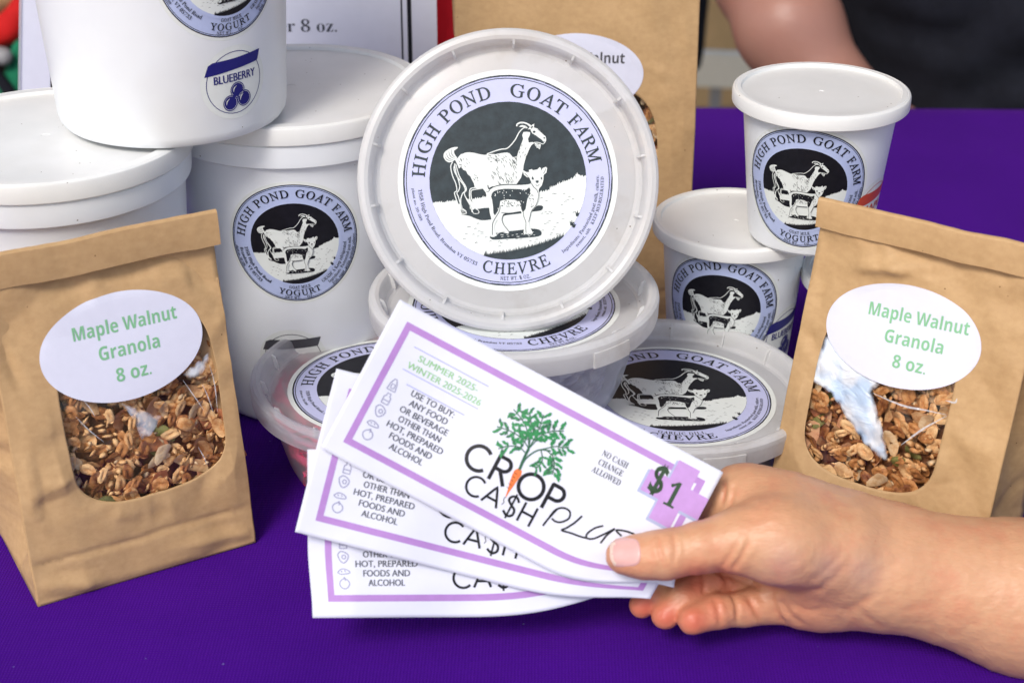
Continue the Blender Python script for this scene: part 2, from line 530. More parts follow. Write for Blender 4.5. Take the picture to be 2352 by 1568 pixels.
# ---- the two goats: traced in a 1460 px disc, brought to a disc of radius rd
def goat_picture(A, rd, W, K):
    def c(p): return ((p[0] - 749) / 730 * rd, (814 - p[1]) / 730 * rd)
    def C(L): return [c(p) for p in L]
    u = rd / 730
    A.disc(0, rd, K, 1)
    rn = random.Random(3)
    # hill
    hill = [(45,1003),(100,998),(150,1000),(205,992),(240,992),(300,985),(380,980),(450,975),(520,963),(700,960),(900,952),(1040,930),(1085,925),(1130,912),(1145,890),(1200,868),(1250,845),(1300,828),(1345,815),(1375,800),(1385,772),(1400,768),(1425,785),(1450,795),(1477,790)]
    base = [hill[0]]
    for a, b in zip(hill[:-1], hill[1:]):      # tufted edge
        n = max(1, int((b[0] - a[0]) / 16))
        for i in range(1, n + 1):
            x = a[0] + (b[0] - a[0]) * i / n; y = a[1] + (b[1] - a[1]) * i / n
            base.append((x - 5, y - rn.uniform(6, 22))); base.append((x, y))
    P = [c(p) for p in base]
    a1 = math.atan2(P[-1][1], P[-1][0]); a0 = math.atan2(P[0][1], P[0][0])
    n = 60
    for i in range(1, n):
        a = a1 + (a0 - a1) * i / n if a0 < a1 else a1 - (a1 + 2 * math.pi - a0) * i / n
        P.append((rd * .997 * math.cos(a), rd * .997 * math.sin(a)))
    A.poly(P, W, 2, 2.6)
    # dark grass along the bottom
    g = [(505,1500)]
    for x in range(520, 1255, 13):
        t = (x - 510) / 740
        y = 1495 - 40 * t - 120 * t * t
        g.append((x + rn.uniform(-4, 6), y - rn.uniform(14, 42))); g.append((x + 7, y))
    G = C(g)
    a1 = math.atan2(G[-1][1], G[-1][0]); a0 = math.atan2(G[0][1], G[0][0])
    for i in range(0, 31):
        a = a1 + (a0 - a1) * i / 30; G.append((rd * math.cos(a), rd * math.sin(a)))
    A.poly(G, K, 3, 2.6)
    for p in ((1385,1130),(1330,1215),(1350,1235)):
        A.poly(C([(p[0]-12,p[1]+28),(p[0]-16,p[1]-20),(p[0]-2,p[1]),(p[0]+4,p[1]-30),(p[0]+10,p[1]+2),(p[0]+26,p[1]-8),(p[0]+8,p[1]+30)]), K, 3)
    # blades on the hill
    for _ in range(170):
        x = rn.uniform(100, 1440); y = rn.uniform(925, 1450)
        if ((x-749)**2+(y-814)**2)**.5 > 690: continue
        if y < 1010 and x < 1040: continue
        if y < 930 + max(0, (1200 - x)) * .35: continue
        if 540 < x < 1010 and 850 < y < 1350: continue
        A.curve(C([(x-16, y+4), (x, y-3), (x+16, y+1)]), 4.2*u, K, 3, taper=2, n=3)
    # shadows
    A.poly(C(smooth_pts([(300,1085),(360,1075),(450,1068),(560,1058),(700,1085),(850,1090),(960,1070),(1030,1048),(1068,1060),(1050,1095),(960,1105),(860,1118),(720,1132),(590,1165),(500,1172),(440,1155),(380,1128),(310,1115)], 3)), K, 4)
    A.poly(C(smooth_pts([(565,1330),(600,1300),(700,1285),(850,1272),(960,1262),(1030,1275),(1050,1310),(1020,1335),(900,1345),(700,1352),(600,1355),(570,1340)], 3)), K, 4)
    for _ in range(26):
        x = rn.uniform(610, 1010); y = rn.uniform(1290, 1335)
        A.stroke(C([(x-9,y),(x+9,y-2)]), 4*u, W, 5)
    # far legs (outlined dark) of the mother
    def leg(L, R_, sock):
        A.poly(C(L + R_[::-1]), K, 5)
        A.curve(C(L), 9*u, W, 6); A.curve(C(R_), 9*u, W, 6)
        A.poly(C(sock), W, 6)
    leg([(240,625),(222,670),(235,750),(265,830),(272,890),(250,912),(262,965),(280,1020)], [(262,640),(252,700),(285,780),(300,850),(290,890),(272,915),(285,950),(300,1010)], [(280,1015),(312,1018),(322,1060),(300,1072),(276,1060)])
    leg([(258,660),(280,760),(335,840),(350,890),(322,925),(305,985),(315,1060),(340,1095)], [(270,650),(300,760),(352,850),(360,890),(340,920),(365,980),(395,1040),(410,1095)], [(300,1070),(318,1052),(355,1082),(357,1106),(325,1112),(302,1098)])
    leg([(440,868),(398,880),(388,930),(395,985),(415,1010)], [(520,878),(440,885),(405,900),(405,960),(420,1005)], [(386,1010),(424,1004),(444,1055),(412,1078),(388,1060)])
    for h in ([(298,1068),(312,1108),(355,1104),(348,1084)], [(405,1068),(425,1108),(470,1104),(464,1078),(440,1064)]):
        A.poly(C(h), K, 6); A.curve(C(h[0:1] + h[1:] ), 6*u, W, 7)
    # mother: body
    body = [(288,592),(305,570),(325,553),(368,538),(430,541),(490,556),(545,568),(600,562),(640,566),(700,556),(745,552),(770,560),(800,598),(835,590),(850,545),(868,510),(885,470),(900,430),(892,395),(905,368),(935,366),(968,372),(962,400),(945,430),(952,466),(985,462),(1005,470),(975,492),(955,525),(935,570),(915,620),(900,670),(890,730),(870,790),(845,822),(826,850),(760,856),(680,856),(600,862),(560,880),(500,884),(440,872),(432,830),(412,790),(400,762),(378,745),(362,712),(330,700),(318,672),(298,690),(285,655),(272,625),(262,606)]
    A.poly(C(body), W, 6)
    A.curve(C([(560,562),(600,548),(650,532),(700,520),(745,516),(790,480),(830,430),(865,370),(905,332),(935,325)]), 10*u, W, 7)
    A.curve(C([(325,555),(368,540),(430,543),(490,558),(545,568)]), 5*u, K, 7)
    A.curve(C([(868,500),(850,545),(838,590),(832,640),(826,680)]), 6*u, K, 7, taper=1)
    # tail
    A.poly(C(smooth_pts([(285,590),(262,555),(258,525),(285,505),(292,492),(262,490),(225,500),(180,525),(160,552),(160,585),(182,618),(215,630),(250,618)], 3)), W, 6)
    for q in ([(180,540),(205,590),(255,612)], [(205,520),(222,575),(265,600)], [(232,508),(238,560),(272,592)], [(168,570),(190,605),(235,618)]):
        A.curve(C(q), 5*u, K, 7, taper=2)
    # head
    A.poly(C([(970,342),(1000,328),(1035,340),(1070,372),(1108,408),(1114,440),(1102,460),(1085,462),(1075,445),(1040,420),(1015,400),(990,385),(975,365)]), W, 7)
    A.poly(C([(965,322),(985,305),(1006,293),(1004,322),(980,345),(945,345)]), W, 7)
    A.poly(C([(972,326),(992,312),(994,325),(975,338)]), K, 8)
    A.poly(C([(990,365),(1003,358),(1018,366),(1010,380),(996,378)]), K, 8)
    A.poly(C([(1088,422),(1100,420),(1104,432),(1092,436)]), K, 8)
    A.curve(C([(1112,445),(1100,468),(1080,482),(1040,468),(1000,466)]), 7*u, W, 7)
    A.curve(C([(1035,345),(1072,378),(1110,412)]), 4*u, K, 8)
    A.poly(C([(1003,470),(1030,478),(1062,486),(1058,512),(1050,532),(1038,520),(1024,516),(1010,495)]), W, 7)
    for x in (1022, 1036, 1048): A.stroke(C([(x-6,482),(x,518)]), 3.5*u, K, 8)
    # horns
    A.poly(C(smooth_pts([(838,312),(842,292),(870,276),(910,276),(950,290),(978,312),(965,322),(930,300),(895,292),(860,300),(845,318)], 3)), W, 7)
    A.poly(C(smooth_pts([(862,318),(890,305),(925,312),(945,332),(925,335),(905,322),(878,322)], 3)), W, 7)
    A.curve(C([(850,302),(885,288),(925,296),(955,312)]), 3.5*u, K, 8)
    # fur of the mother
    def fur(n, x0, x1, y0, y1, ang, L=26, wd=5):
        for _ in range(n):
            x = rn.uniform(x0, x1); y = rn.uniform(y0, y1); a = R(ang + rn.uniform(-14, 14))
            dx, dy = math.cos(a) * L / 2, math.sin(a) * L / 2
            A.curve(C([(x-dx,y-dy),(x+4,y),(x+dx,y+dy)]), wd*u, K, 8, taper=2, n=2)
    fur(16, 300, 400, 600, 720, 55, 18); fur(26, 640, 830, 600, 830, 62, 34); fur(18, 560, 740, 575, 640, 20, 24)
    fur(12, 690, 830, 740, 830, 80, 34); fur(10, 850, 930, 480, 620, 118, 26); fur(8, 600, 690, 740, 840, 60, 50); fur(8, 430, 470, 740, 820, 60, 16)
    fur(10, 770, 830, 600, 700, 60, 40)
    # kid
    kid = [(508,822),(528,818),(545,832),(562,820),(556,848),(560,878),(578,893),(610,872),(660,858),(760,852),(870,856),(945,848),(962,832),(950,790),(925,785),(898,762),(888,718),(925,738),(948,738),(945,718),(972,712),(985,722),(1025,716),(1048,695),(1060,708),(1058,730),(1075,705),(1105,694),(1116,706),(1108,748),(1082,768),(1078,815),(1062,865),(1035,895),(1040,940),(1030,1000),(1005,1055),(968,1092),(952,1140),(938,1190),(940,1250),(962,1285),(968,1305),(940,1312),(915,1308),(886,1310),(882,1285),(890,1240),(895,1195),(880,1150),(862,1098),(800,1106),(720,1112),(700,1120),(682,1165),(695,1215),(728,1262),(750,1292),(735,1300),(708,1296),(690,1262),(655,1205),(640,1170),(618,1205),(610,1240),(618,1285),(632,1318),(605,1330),(575,1328),(578,1290),(578,1240),(572,1195),(585,1160),(572,1105),(565,1030),(548,960),(540,918),(515,880)]
    A.poly(C(kid), W, 9)
    A.poly(C([(598,925),(618,905),(660,893),(720,886),(800,890),(860,894),(915,902),(945,880),(955,900),(948,945),(925,985),(915,1030),(905,1080),(880,1110),(866,1080),(862,1030),(845,998),(800,990),(740,985),(700,990),(672,1000),(666,1040),(648,1090),(620,1130),(606,1110),(604,1050),(598,990),(588,955)]), K, 10)
    for _ in range(40):
        x = rn.uniform(600, 940); y = rn.uniform(895, 1080)
        if 670 < x < 850 and y > 990: continue
        A.stroke(C([(x, y), (x+4, y+9)]), 6*u, W, 11)
    for _ in range(34):
        x = rn.uniform(680, 860); y = rn.uniform(985, 1045)
        A.stroke(C([(x, y), (x+5, y+12)]), 6*u, K, 10)
    for _ in range(22):
        x = rn.uniform(935, 985); y = rn.uniform(930, 1070)
        A.stroke(C([(x, y), (x+3, y+8)]), 5*u, K, 10)
    A.curve(C([(700,1122),(684,1165),(697,1215),(730,1262),(750,1290)]), 6*u, K, 10)
    A.curve(C([(680,1108),(760,1112),(862,1100)]), 6*u, K, 10)
    A.curve(C([(672,1040),(660,1095),(625,1150),(598,1200),(592,1260),(590,1310)]), 6*u, K, 11)
    A.curve(C([(884,1110),(888,1150),(905,1200),(903,1260),(905,1300)]), 5*u, K, 11)
    A.curve(C([(1036,900),(1024,990),(1000,1050),(962,1095),(945,1150),(930,1200)]), 5*u, K, 10)
    A.curve(C([(580,895),(560,910),(545,905)]), 5*u, K, 10)
    A.curve(C([(560,850),(572,886),(610,868),(700,849),(850,851),(950,844),(958,820)]), 8*u, K, 10)
    A.poly(C([(968,800),(978,776),(990,800),(984,815)]), K, 10)
    A.poly(C([(1052,800),(1058,785),(1068,792),(1064,815)]), K, 10)
    A.poly(C([(1004,822),(1020,816),(1036,822),(1030,840),(1012,840)]), K, 10)
    A.curve(C([(1005,858),(1022,866),(1040,856)]), 4*u, K, 10)
    A.curve(C([(905,748),(925,768),(942,790)]), 5*u, K, 10); A.curve(C([(1102,710),(1092,738),(1080,755)]), 5*u, K, 10)
    A.curve(C([(965,840),(985,875),(1015,905),(1022,930)]), 6*u, K, 10)

def round_label(kind):
    """art with outer radius 1 unit = 29 mm"""
    A = Art(); Rr = 29.0
    L = M['lav'] if kind in ('chevre', 'garlic', 'upright') else M['blue_lav']
    K, W = M['ink_reflect' if kind == 'upright' else 'ink'], M['pic_white']
    A.disc(0, Rr, M['cream'], -0.6, step=3)
    A.disc(Rr * .936, Rr * .95, K, 0); A.disc(Rr * .918, Rr * .926, K, 0.6)
    A.disc(Rr * .70, Rr * .918, L, 0)
    A.disc(Rr * .945, Rr * .952, K, 0.6)
    A.disc(Rr * .695, Rr * .725, K if False else L, 0.6)
    if kind in ('chevre', 'garlic', 'upright'):
        A.disc(Rr * .952, Rr * .926, L, 0)
        goat_picture(A, Rr * .713, W, K)
        r = lambda z: z / 533 * Rr
        A.arc("HIGH POND", 'roman', r(58), r(403), 138, 76, K, 2)
        A.arc("GOAT", 'roman', r(58), r(403), 68, 38, K, 2)
        A.arc("FARM", 'roman', r(58), r(403), 27, 33, K, 2)
        if kind == 'garlic':
            A.arc("GARLIC DILL", 'roman', r(22), r(420), 275, 34, K, 2, True)
            A.arc("CHEVRE", 'roman', r(42), r(472), 275, 44, K, 2, True)
            A.arc("1958 High Pond Road, Brandon VT 05733", 'serif', r(16), r(432), 216, 66, K, 2, True)
        else:
            A.arc("CHEVRE", 'roman', r(52), r(452), 274, 44, K, 2, True)
            A.arc("NET WT. 8 OZ.", 'roman', r(17), r(480), 273, 18, K, 2, True)
            A.arc("1958 High Pond Road, Brandon VT 05733", 'serif', r(17), r(436), 216, 64, K, 2, True)
            A.arc("plant no. 50-209", 'serif', r(12), r(466), 193, 20, K, 2, True)
        A.arc("Ingredients: Pasteurized goat milk, culture,", 'serif', r(16), r(440), 334, 56, K, 2, True)
        A.arc("rennet, salt.   KEEP REFRIGERATED", 'serif', r(15), r(464), 338, 46, K, 2, True)
        if kind == 'garlic': pass
    else:
        A.disc(Rr * .926, Rr * .936, L, 0)
        goat_picture(A, Rr * .66, W, K)
        A.disc(Rr * .655, Rr * .70, L, 2.5)
        r = lambda z: z / 100 * Rr
        A.arc("HIGH POND", 'roman', r(11.5), r(75), 133, 80, K, 4)
        A.arc("GOAT", 'roman', r(11.5), r(75), 67, 38, K, 4)
        A.arc("FARM", 'roman', r(11.5), r(75), 25, 35, K, 4)
        A.arc("GOAT MILK", 'roman', r(4.6), r(74.3), 273, 26, K, 4, True)
        A.arc("YOGURT", 'roman', r(8.8), r(85.8), 272, 46, K, 4, True)
        A.arc("NET WT.     OZ.", 'roman', r(3.8), r(91.2), 271, 28, K, 4, True)
        A.arc("1958 High Pond Road", 'serif', r(5.2), r(77), 212, 52, K, 4, True)
        A.arc("Brandon, VT 05733", 'serif', r(5.0), r(85), 208, 42, K, 4, True)
        A.arc("plant no. 50-209", 'serif', r(3.6), r(91), 196, 22, K, 4, True)
        A.arc("GRADE A Keep refrigerated", 'serif', r(5.2), r(77), 328, 56, K, 4, True)
        A.arc("Ingredients: Pasteurized goat milk,", 'serif', r(4.8), r(84.5), 333, 56, K, 4, True)
        A.arc("fruit, sugar, pectin, probiotic cultures", 'serif', r(4.4), r(91), 335, 56, K, 4, True)
    return A
ART = {k: round_label(k) for k in ('chevre', 'garlic', 'yogurt', 'upright')}

def flavour_art(word, inkm):
    A = Art(); r = 15.0
    A.disc(0, r, M['cream'], 0, step=2.6)
    A.disc(r * .83, r * .85, inkm, 1, step=2)
    ban = [(-13.2, 4.2), (-11.5, 8.6), (-9.5, 9.6), (0, 9.9), (9.5, 10.6), (12.6, 10.8), (11.4, 7.0), (11.0, 6.4), (0, 5.4), (-8, 4.6)]
    A.poly(ban, inkm, 2, 2.4)
    if word: A.text(word, 'gill', 3.3, 0, 0.6, inkm, 2, width=19)
    if word != 'MAPLE':
        for x, y in ((0.6, -3.2), (3.6, -7.2), (-2.8, -8.0)):
            A.disc(0, 2.9, inkm, 2, x, y, step=1.5)
            A.disc(2.75, 3.05, M['cream'], 3, x, y, step=1.2)
            A.disc(2.9, 3.3, inkm, 3.5, x, y, step=1.2)
            A.curve([(x - 1.9, y - .6), (x - 1.6, y + .9), (x - .4, y + 1.9)], .45, M['cream'], 4, taper=2)
    else:
        A.poly([(-1, -9), (1, -9), (.6, -5), (5, -4), (3, 0), (0, -1), (-3, 0), (-5, -4), (-.6, -5)], inkm, 2)
    return A
FLAV = {'BLUEBERRY': flavour_art('BLUEBERRY', M['navy']), 'MAPLE': flavour_art('MAPLE', M['orange_ink']), 'PLAIN': flavour_art('', M['grey_txt'])}

# ------------------------------------------------------------------ setting
def grid_sheet(name, x0, x1, y0, y1, nx, ny, zf, mat):
    V = []; Fc = []
    for j in range(ny + 1):
        for i in range(nx + 1):
            x = x0 + (x1 - x0) * i / nx; y = y0 + (y1 - y0) * j / ny
            V.append((x, y, zf(x, y)))
    for j in range(ny):
        for i in range(nx):
            a = j * (nx + 1) + i
            Fc.append((a, a + 1, a + nx + 2, a + nx + 1))
    return obj(name, V, Fc, mat)

g = grid_sheet("ground", -60000, 60000, -60000, 60000, 8, 8, lambda x, y: -742.0, M['pavement'])
tag(g, kind='structure')

# table: purple cloth over a folding table
tb = thing("market_table", "market table covered with a smooth deep purple cloth", "table", (0, 700, 0), (0, 0, R(-1.2)))
ty0, ty1 = -420, 390
V, Fc = [], []
def clothz(x, y): return 0.9 * noise.noise(Vector((x / 90, y / 70, 3))) + 0.25 * noise.noise(Vector((x / 30, y / 200, 9))) - 0.4
nx, ny = 120, 60
prof = [(ty0 - 2, -300), (ty0 - 1.5, -60), (ty0 - .6, -6), (ty0 + 1.5, -1.5)] + [(ty0 + 4 + (ty1 - ty0 - 8) * i / ny, None) for i in range(ny + 1)] + [(ty1 - 1.5, -1.5), (ty1 + .6, -6), (ty1 + 3, -60), (ty1 + 8, -300)]
for y, z in prof:
    for i in range(nx + 1):
        x = -900 + 1800 * i / nx
        zz = clothz(x, y) if z is None else z
        yy = y + (6 * noise.noise(Vector((x / 60, 0, z / 400))) * min(1, -z / 100) if z is not None else 0)
        V.append((x, yy, zz))
for j in range(len(prof) - 1):
    for i in range(nx):
        a = j * (nx + 1) + i
        Fc.append((a, a + 1, a + nx + 2, a + nx + 1))
obj("tablecloth", V, Fc, M['cloth'], tb)
V, Fc = [], []
box_geo(V, Fc, (0, -15, -14), (1780, 795, 22))
obj("tabletop", V, Fc, M['metal'], tb, smooth=False)
for sx in (-1, 1):
    for sy in (-1, 1):
        V, Fc = [], []
        box_geo(V, Fc, (sx * 820, -15 + sy * 340, -383), (28, 28, 716))
        obj("leg", V, Fc, M['metal'], tb, smooth=False)

# canopy overhead (keeps the top light off, as at the market stall)
cp = thing("canopy", "pale fabric canopy of the market stall above the table", "canopy", (0, 1200, -742))
V, Fc = [], []
zc = 2150
pts = [(-1700, -700), (1700, -700), (1700, 1900), (-1700, 1900)]
for x, y in pts: V.append((x, y, zc))
V.append((0, 475, zc + 650))
for i in range(4): Fc.append((i, (i + 1) % 4, 4))
for x, y in pts: V.append((x, y, zc - 200))
for i in range(4): Fc.append((i, (i + 1) % 4, 5 + (i + 1) % 4, 5 + i))
obj("canopy_cover", V, Fc, M['canopy'], cp, smooth=False)
for x, y in pts:
    V, Fc = [], []
    box_geo(V, Fc, (x * .985, y * .985 if y > 0 else y * .97, zc / 2), (32, 32, zc))
    obj("pole", V, Fc, M['metal'], cp, smooth=False)

# ------------------------------------------------------------------ white yogurt tubs and cups
def cone_fn(ra, za, k, phi, zc, tilt=0.0):
    rc = ra + k * (zc - za)
    def fn(x, y, h):
        z = zc + y
        r = ra + k * (z - za) + h
        a = phi + x / rc
        return (r * math.sin(a), -r * math.cos(a), z)
    return fn

LIDPROF = lambda Rl, z0, sk: [(Rl - 1.6, z0 + .2), (Rl - .5, z0), (Rl - .05, z0 + .5), (Rl, z0 + 1.2), (Rl, z0 + sk - 1.3), (Rl - .35, z0 + sk - .5), (Rl - 1.1, z0 + sk - .1), (Rl - 1.5, z0 + sk - .35), (Rl - 1.9, z0 + sk - .05), (Rl * .905, z0 + sk), (Rl * .892, z0 + sk - 1.3), (Rl * .875, z0 + sk - 1.45), (Rl * .6, z0 + sk - 1.4), (Rl * .1, z0 + sk - 1.36), (Rl * .035, z0 + sk - 1.36), (Rl * .028, z0 + sk - 1.6), (0, z0 + sk - 1.6)]

def quart(label, loc, rot, phis, flav):
    t = thing("yogurt_tub", label, "tub", loc, rot, "large white yogurt tubs")
    lathe("tub_body", [(0, 1.2), (36, 1.2), (40, .2), (43, .1), (45, .9), (46.2, 2.6), (46.7, 5), (53.4, 118), (54.0, 127.5), (54.3, 128), (56.0, 128.2), (56.6, 128.8), (56.9, 131), (57.2, 138), (56, 139.5), (50, 140)], M['tub'], t, 128)
    lathe("lid", LIDPROF(58.5, 138.8, 8.2), M['lid'], t, 128)
    k = (54.0 - 46.7) / 122.0
    if phis[0] is not None:
        ART['yogurt'].build("round_label", cone_fn(46.7, 5, k, R(phis[0]), phis[1]), t, rot=R(phis[4]) if len(phis) > 4 else 0)
    if flav:
        FLAV[flav].build("flavor_sticker", cone_fn(46.7, 5, k, R(phis[2]), phis[3]), t)
    return t

pL = atz(104, 303, 147); pM = atz(668, 190, 147); pT = atz(400, 257, 147.5)
quart("large white lidded tub at the left edge, behind the left kraft bag", (pL[0], pL[1], 0), (0, 0, R(60)), (None, 0), None)
quart("lidded yogurt tub with round goat label between the left paper bag and the cheese tubs", (pM[0], pM[1], 0), (0, 0, 0), (5, 93, 0, 36), 'PLAIN')
quart("white yogurt tub stacked on top of two lidded tubs, with blueberry sticker", (pT[0], pT[1], 147.4), (0, 0, 0), (41, 71, 43, 24.5), 'BLUEBERRY')

def cup(label, loc, rot, lab, flav, Hc=77.4):
    dh = Hc - 77.4
    t = thing("yogurt_cup", label, "cup", loc, rot, "small white yogurt cups")
    lathe("cup_body", [(0, 1), (20, 1), (23.5, .2), (25.2, .3), (26.2, 1.5), (26.7, 4), (32.2, 69.5 + dh), (32.6, 72 + dh), (30, 74 + dh)], M['tub'], t, 112)
    lathe("lid", LIDPROF(37.2, 71.2 + dh, 6.2), M['lid'], t, 112)
    k = (32.2 - 26.7) / (65.5 + dh)
    if lab: ART['yogurt'].build("round_label", cone_fn(26.7, 4, k, R(lab[0]), lab[1]), t, rot=R(lab[2]), k=.98)
    if flav: FLAV[flav[0]].build("flavor_sticker", cone_fn(26.7, 4, k, R(flav[1]), flav[2]), t)
    return t
pU = atz(1895, 210, 155) + np.array([0, 8, 0]); pC = atz(1690, 500, 87)
cup("small yogurt cup stacked highest at the right, with red-orange sticker at its side", (pU[0], pU[1], 87.2), (0, 0, 0), (-19, 32, -3), ('MAPLE', 55, 18), 66.5)
cup("lower small yogurt cup with blueberry sticker, directly right of the tall brown bag", (pC[0], pC[1], 0), (0, 0, 0), (-17, 54, -3), ('BLUEBERRY', 52, 37), 87)
cup("small white cup mostly hidden behind the right kraft bag, supporting the upper cup", (167, 668, 0), (0, 0, 0), None, None, 68)

# ------------------------------------------------------------------ clear cheese tubs
CZ = 36.5   # height of the lid's lower edge
def chevre(label, loc, rot, art, lrot=0.0, lidm='frost_lid'):
    t = thing("cheese_tub", label, "tub", loc, rot, "round cheese tubs with frosted lids")
    lathe("tub_body", [(0, .8), (33, .8), (37, .2), (39.5, 1), (42, 3.2), (44.5, 9), (47.5, 20), (50.8, 33), (52.5, 38), (56, 38.6), (56.2, 40)], M['frost_tub'], t, 112)
    z = CZ
    lid = [(57.3, z), (57.9, z + .2), (58.2, z + 1.2), (58.3, z + 6.2), (58.5, z + 7), (58.2, z + 8.6), (57.2, z + 9.6), (55.6, z + 9.9), (54.2, z + 9.4), (53.4, z + 8.4), (52.9, z + 6), (52.4, z + 3.4), (51.4, z + 2.4), (50, z + 2.2), (49, z + 2.6), (30, z + 2.7), (0, z + 2.7)]
    lo = lathe("lid", lid, M[lidm], t, 128)
    V, Fc = [], []
    for (r0, z0) in ((51.0, z + 2.6), (51.0, z + 4.6), (52.2, z + 8.6), (53.8, z + 9.6), (54.2, z + 5)):
        for q_ in (-.45, .45): V.append((r0, q_, z0))
    for q_ in range(4): Fc.append((2*q_, 2*q_ + 1, 2*q_ + 3, 2*q_ + 2))
    Fc.append((0, 2, 4, 6, 8)); Fc.append((9, 7, 5, 3, 1))
    rb = obj("rib", V, Fc, M['frost_lid'], lo, smooth=False)
    for i in range(14):
        if i:
            rb = rb.copy(); COL.objects.link(rb); rb.parent = lo
        rb.rotation_euler = (0, 0, 2 * math.pi * (i + .35) / 14)
    # tear tab on the skirt
    V, Fc = [], []
    for i in range(9):
        a = R(-90 + 6 + i * 2.2); 
        for zz in (z + .2, z + 6.6): V.append((59.0 * math.cos(a), 59.0 * math.sin(a), zz))
        for zz in (z + .2, z + 6.6): V.append((58.0 * math.cos(a), 58.0 * math.sin(a), zz))
    for i in range(8):
        b = 4 * i
        Fc += [(b, b + 4, b + 5, b + 1), (b + 1, b + 5, b + 7, b + 3), (b, b + 2, b + 6, b + 4)]
    Fc += [(0, 1, 3, 2), (32, 34, 35, 33)]
    obj("tear_tab", V, Fc, M['frost_lid'], lo, smooth=False)
    ART[art].build("round_label", lambda x, y, h: (x, y, z + 2.75 + h), lo, k=43.0 / 29.0, rot=R(lrot), lift=.06)
    return t
c1 = atz(893, 858, 45); c2 = atz(1541, 877, 45); c3 = atz(1182, 668, 91)
chevre("round cheese tub with frosted lid and pink filling, beside the left granola bag", (c1[0], c1[1], 0), (0, 0, 0), 'chevre', 4, 'frost_lid_clear')
chevre("round garlic dill cheese tub with frosted lid, under the right edge of the stack", (c2[0], c2[1], 0), (0, R(2.0), 0), 'garlic', -4)
chevre("round cheese tub set across the two lower tubs, beneath the upright one", (c3[0], c3[1], 45.8), (0, R(-.5), R(25)), 'chevre', 2)
# the upright tub: lid faces the camera
cs = atd(1167, 415, 638)
nrm = Vector((0.015, -math.cos(R(23)), math.sin(R(23)))).normalized()
q = nrm.to_track_quat('Z', 'Y')
xx = Vector((1, 0, 0)); xx = (xx - nrm * xx.dot(nrm)).normalized(); yy = nrm.cross(xx)
m3 = Matrix((xx, yy, nrm)).transposed() @ Matrix.Rotation(R(1.5), 3, 'Z')
org = Vector(cs) - nrm * (CZ + 7)
chevre("cheese tub standing on edge on the stack, its round goat label facing the viewer", tuple(org), m3.to_euler(), 'upright', 0)

# ------------------------------------------------------------------ what is inside the clear tubs
def wallr(z):
    P = [(0, 38), (3.2, 42), (9, 44.5), (20, 47.5), (33, 50.8), (40, 52.5)]
    for (a, ra), (b, rb_) in zip(P[:-1], P[1:]):
        if z <= b: return ra + (rb_ - ra) * (z - a) / (b - a)
    return 52.5
def strips(name, label, cat, c, rad, z0, z1, n, mat, seed, wd=4.0):
    rn = random.Random(seed); V, Fc = [], []
    for _ in range(n):
        a = rn.uniform(0, 6.283); rr = rad * rn.uniform(.3, 1.0) ** .5
        z = rn.uniform(z0, z1); ph = rn.uniform(0, 6.28); tw = rn.uniform(-.5, .5)
        k = 12; b = len(V)
        for i in range(k + 1):
            s = i / k
            aa = a + s * rn.uniform(.50, .62) * 1.2
            r2 = min(rad * (1 - .0), rr + 3 * math.sin(s * 7 + ph))
            zz = z + 7 * math.sin(s * 5 + ph) + tw * 10 * s
            zz = max(z0, min(z1 + 2, zz)); r2 = min(wallr(zz) - 1.6, rr * wallr(zz) / rad + 3 * math.sin(s * 7 + ph)) - .5
            ww = wd * (.8 + .3 * math.sin(s * 9 + ph))
            V.append((r2 * math.cos(aa), r2 * math.sin(aa), zz - ww / 2 * math.cos(tw + s * 2)))
            V.append(((r2 - 2.5 * math.sin(s * 6)) * math.cos(aa), (r2 - 2.5 * math.sin(s * 6)) * math.sin(aa), zz + ww / 2 * math.cos(tw + s * 2)))
        for i in range(k): Fc.append((b + 2*i, b + 2*i + 1, b + 2*i + 3, b + 2*i + 2))
    o = obj(name, V, Fc, mat)
    o.location = Vector(c) * MM
    tag(o, label, cat, kind='stuff')
    md = o.modifiers.new("t", 'SOLIDIFY'); md.thickness = 0.0003
    return o
strips("paper_shreds", "pink paper shreds filling the lower left clear tub", "shreds", (c1[0], c1[1], 0), 46.0, 4, 34, 340, M['pink'], 4)
def wad(name, label, cat, c, mats, seed, blue=False):
    V, Fc, idx = [], [], []
    nu, nv = 120, 30
    for j in range(nv + 1):
        t = j / nv
        z = 2.5 + 32 * t
        rb = wallr(z) + 1.2
        for i in range(nu):
            a = 2 * math.pi * i / nu
            p = Vector((math.cos(a) * 2.6, math.sin(a) * 2.6, t * 2.2 + seed))
            n1 = noise.noise(p * 1.3); n2 = 1 - abs(noise.noise(p * 2.6 + Vector((5, 5, 5)))) * 2
            r = min(wallr(z) - .8, rb - 2.2 + 1.6 * n1 - 2.3 * (1 - n2))
            V.append((r * math.cos(a), r * math.sin(a), z))
    for j in range(nv):
        for i in range(nu):
            i2 = (i + 1) % nu
            Fc.append((j * nu + i, j * nu + i2, (j + 1) * nu + i2, (j + 1) * nu + i))
            idx.append(1 if blue and (86 <= i <= 89 or 101 <= i <= 103) and 17 <= j <= 24 else 0)
    V.append((0, 0, 34)); k = len(V) - 1
    for i in range(nu): Fc.append((nv * nu + i, nv * nu + (i + 1) % nu, k)); idx.append(0)
    o = obj(name, V, Fc, mats, idx=idx, smooth=False)
    o.location = Vector(c) * MM
    tag(o, label, cat)
    return o
wad("crumpled_wrap", "crumpled grey plastic wrap inside the middle clear tub", "wrap", (c3[0], c3[1], 46.5), [M['crumple']], 2.0)
wad("crumpled_paper", "crumpled printed paper with a blue patch inside the lower right clear tub", "paper", (c2[0], c2[1], .8), [M['print_paper'], M['blue_print']], 7.0, True)

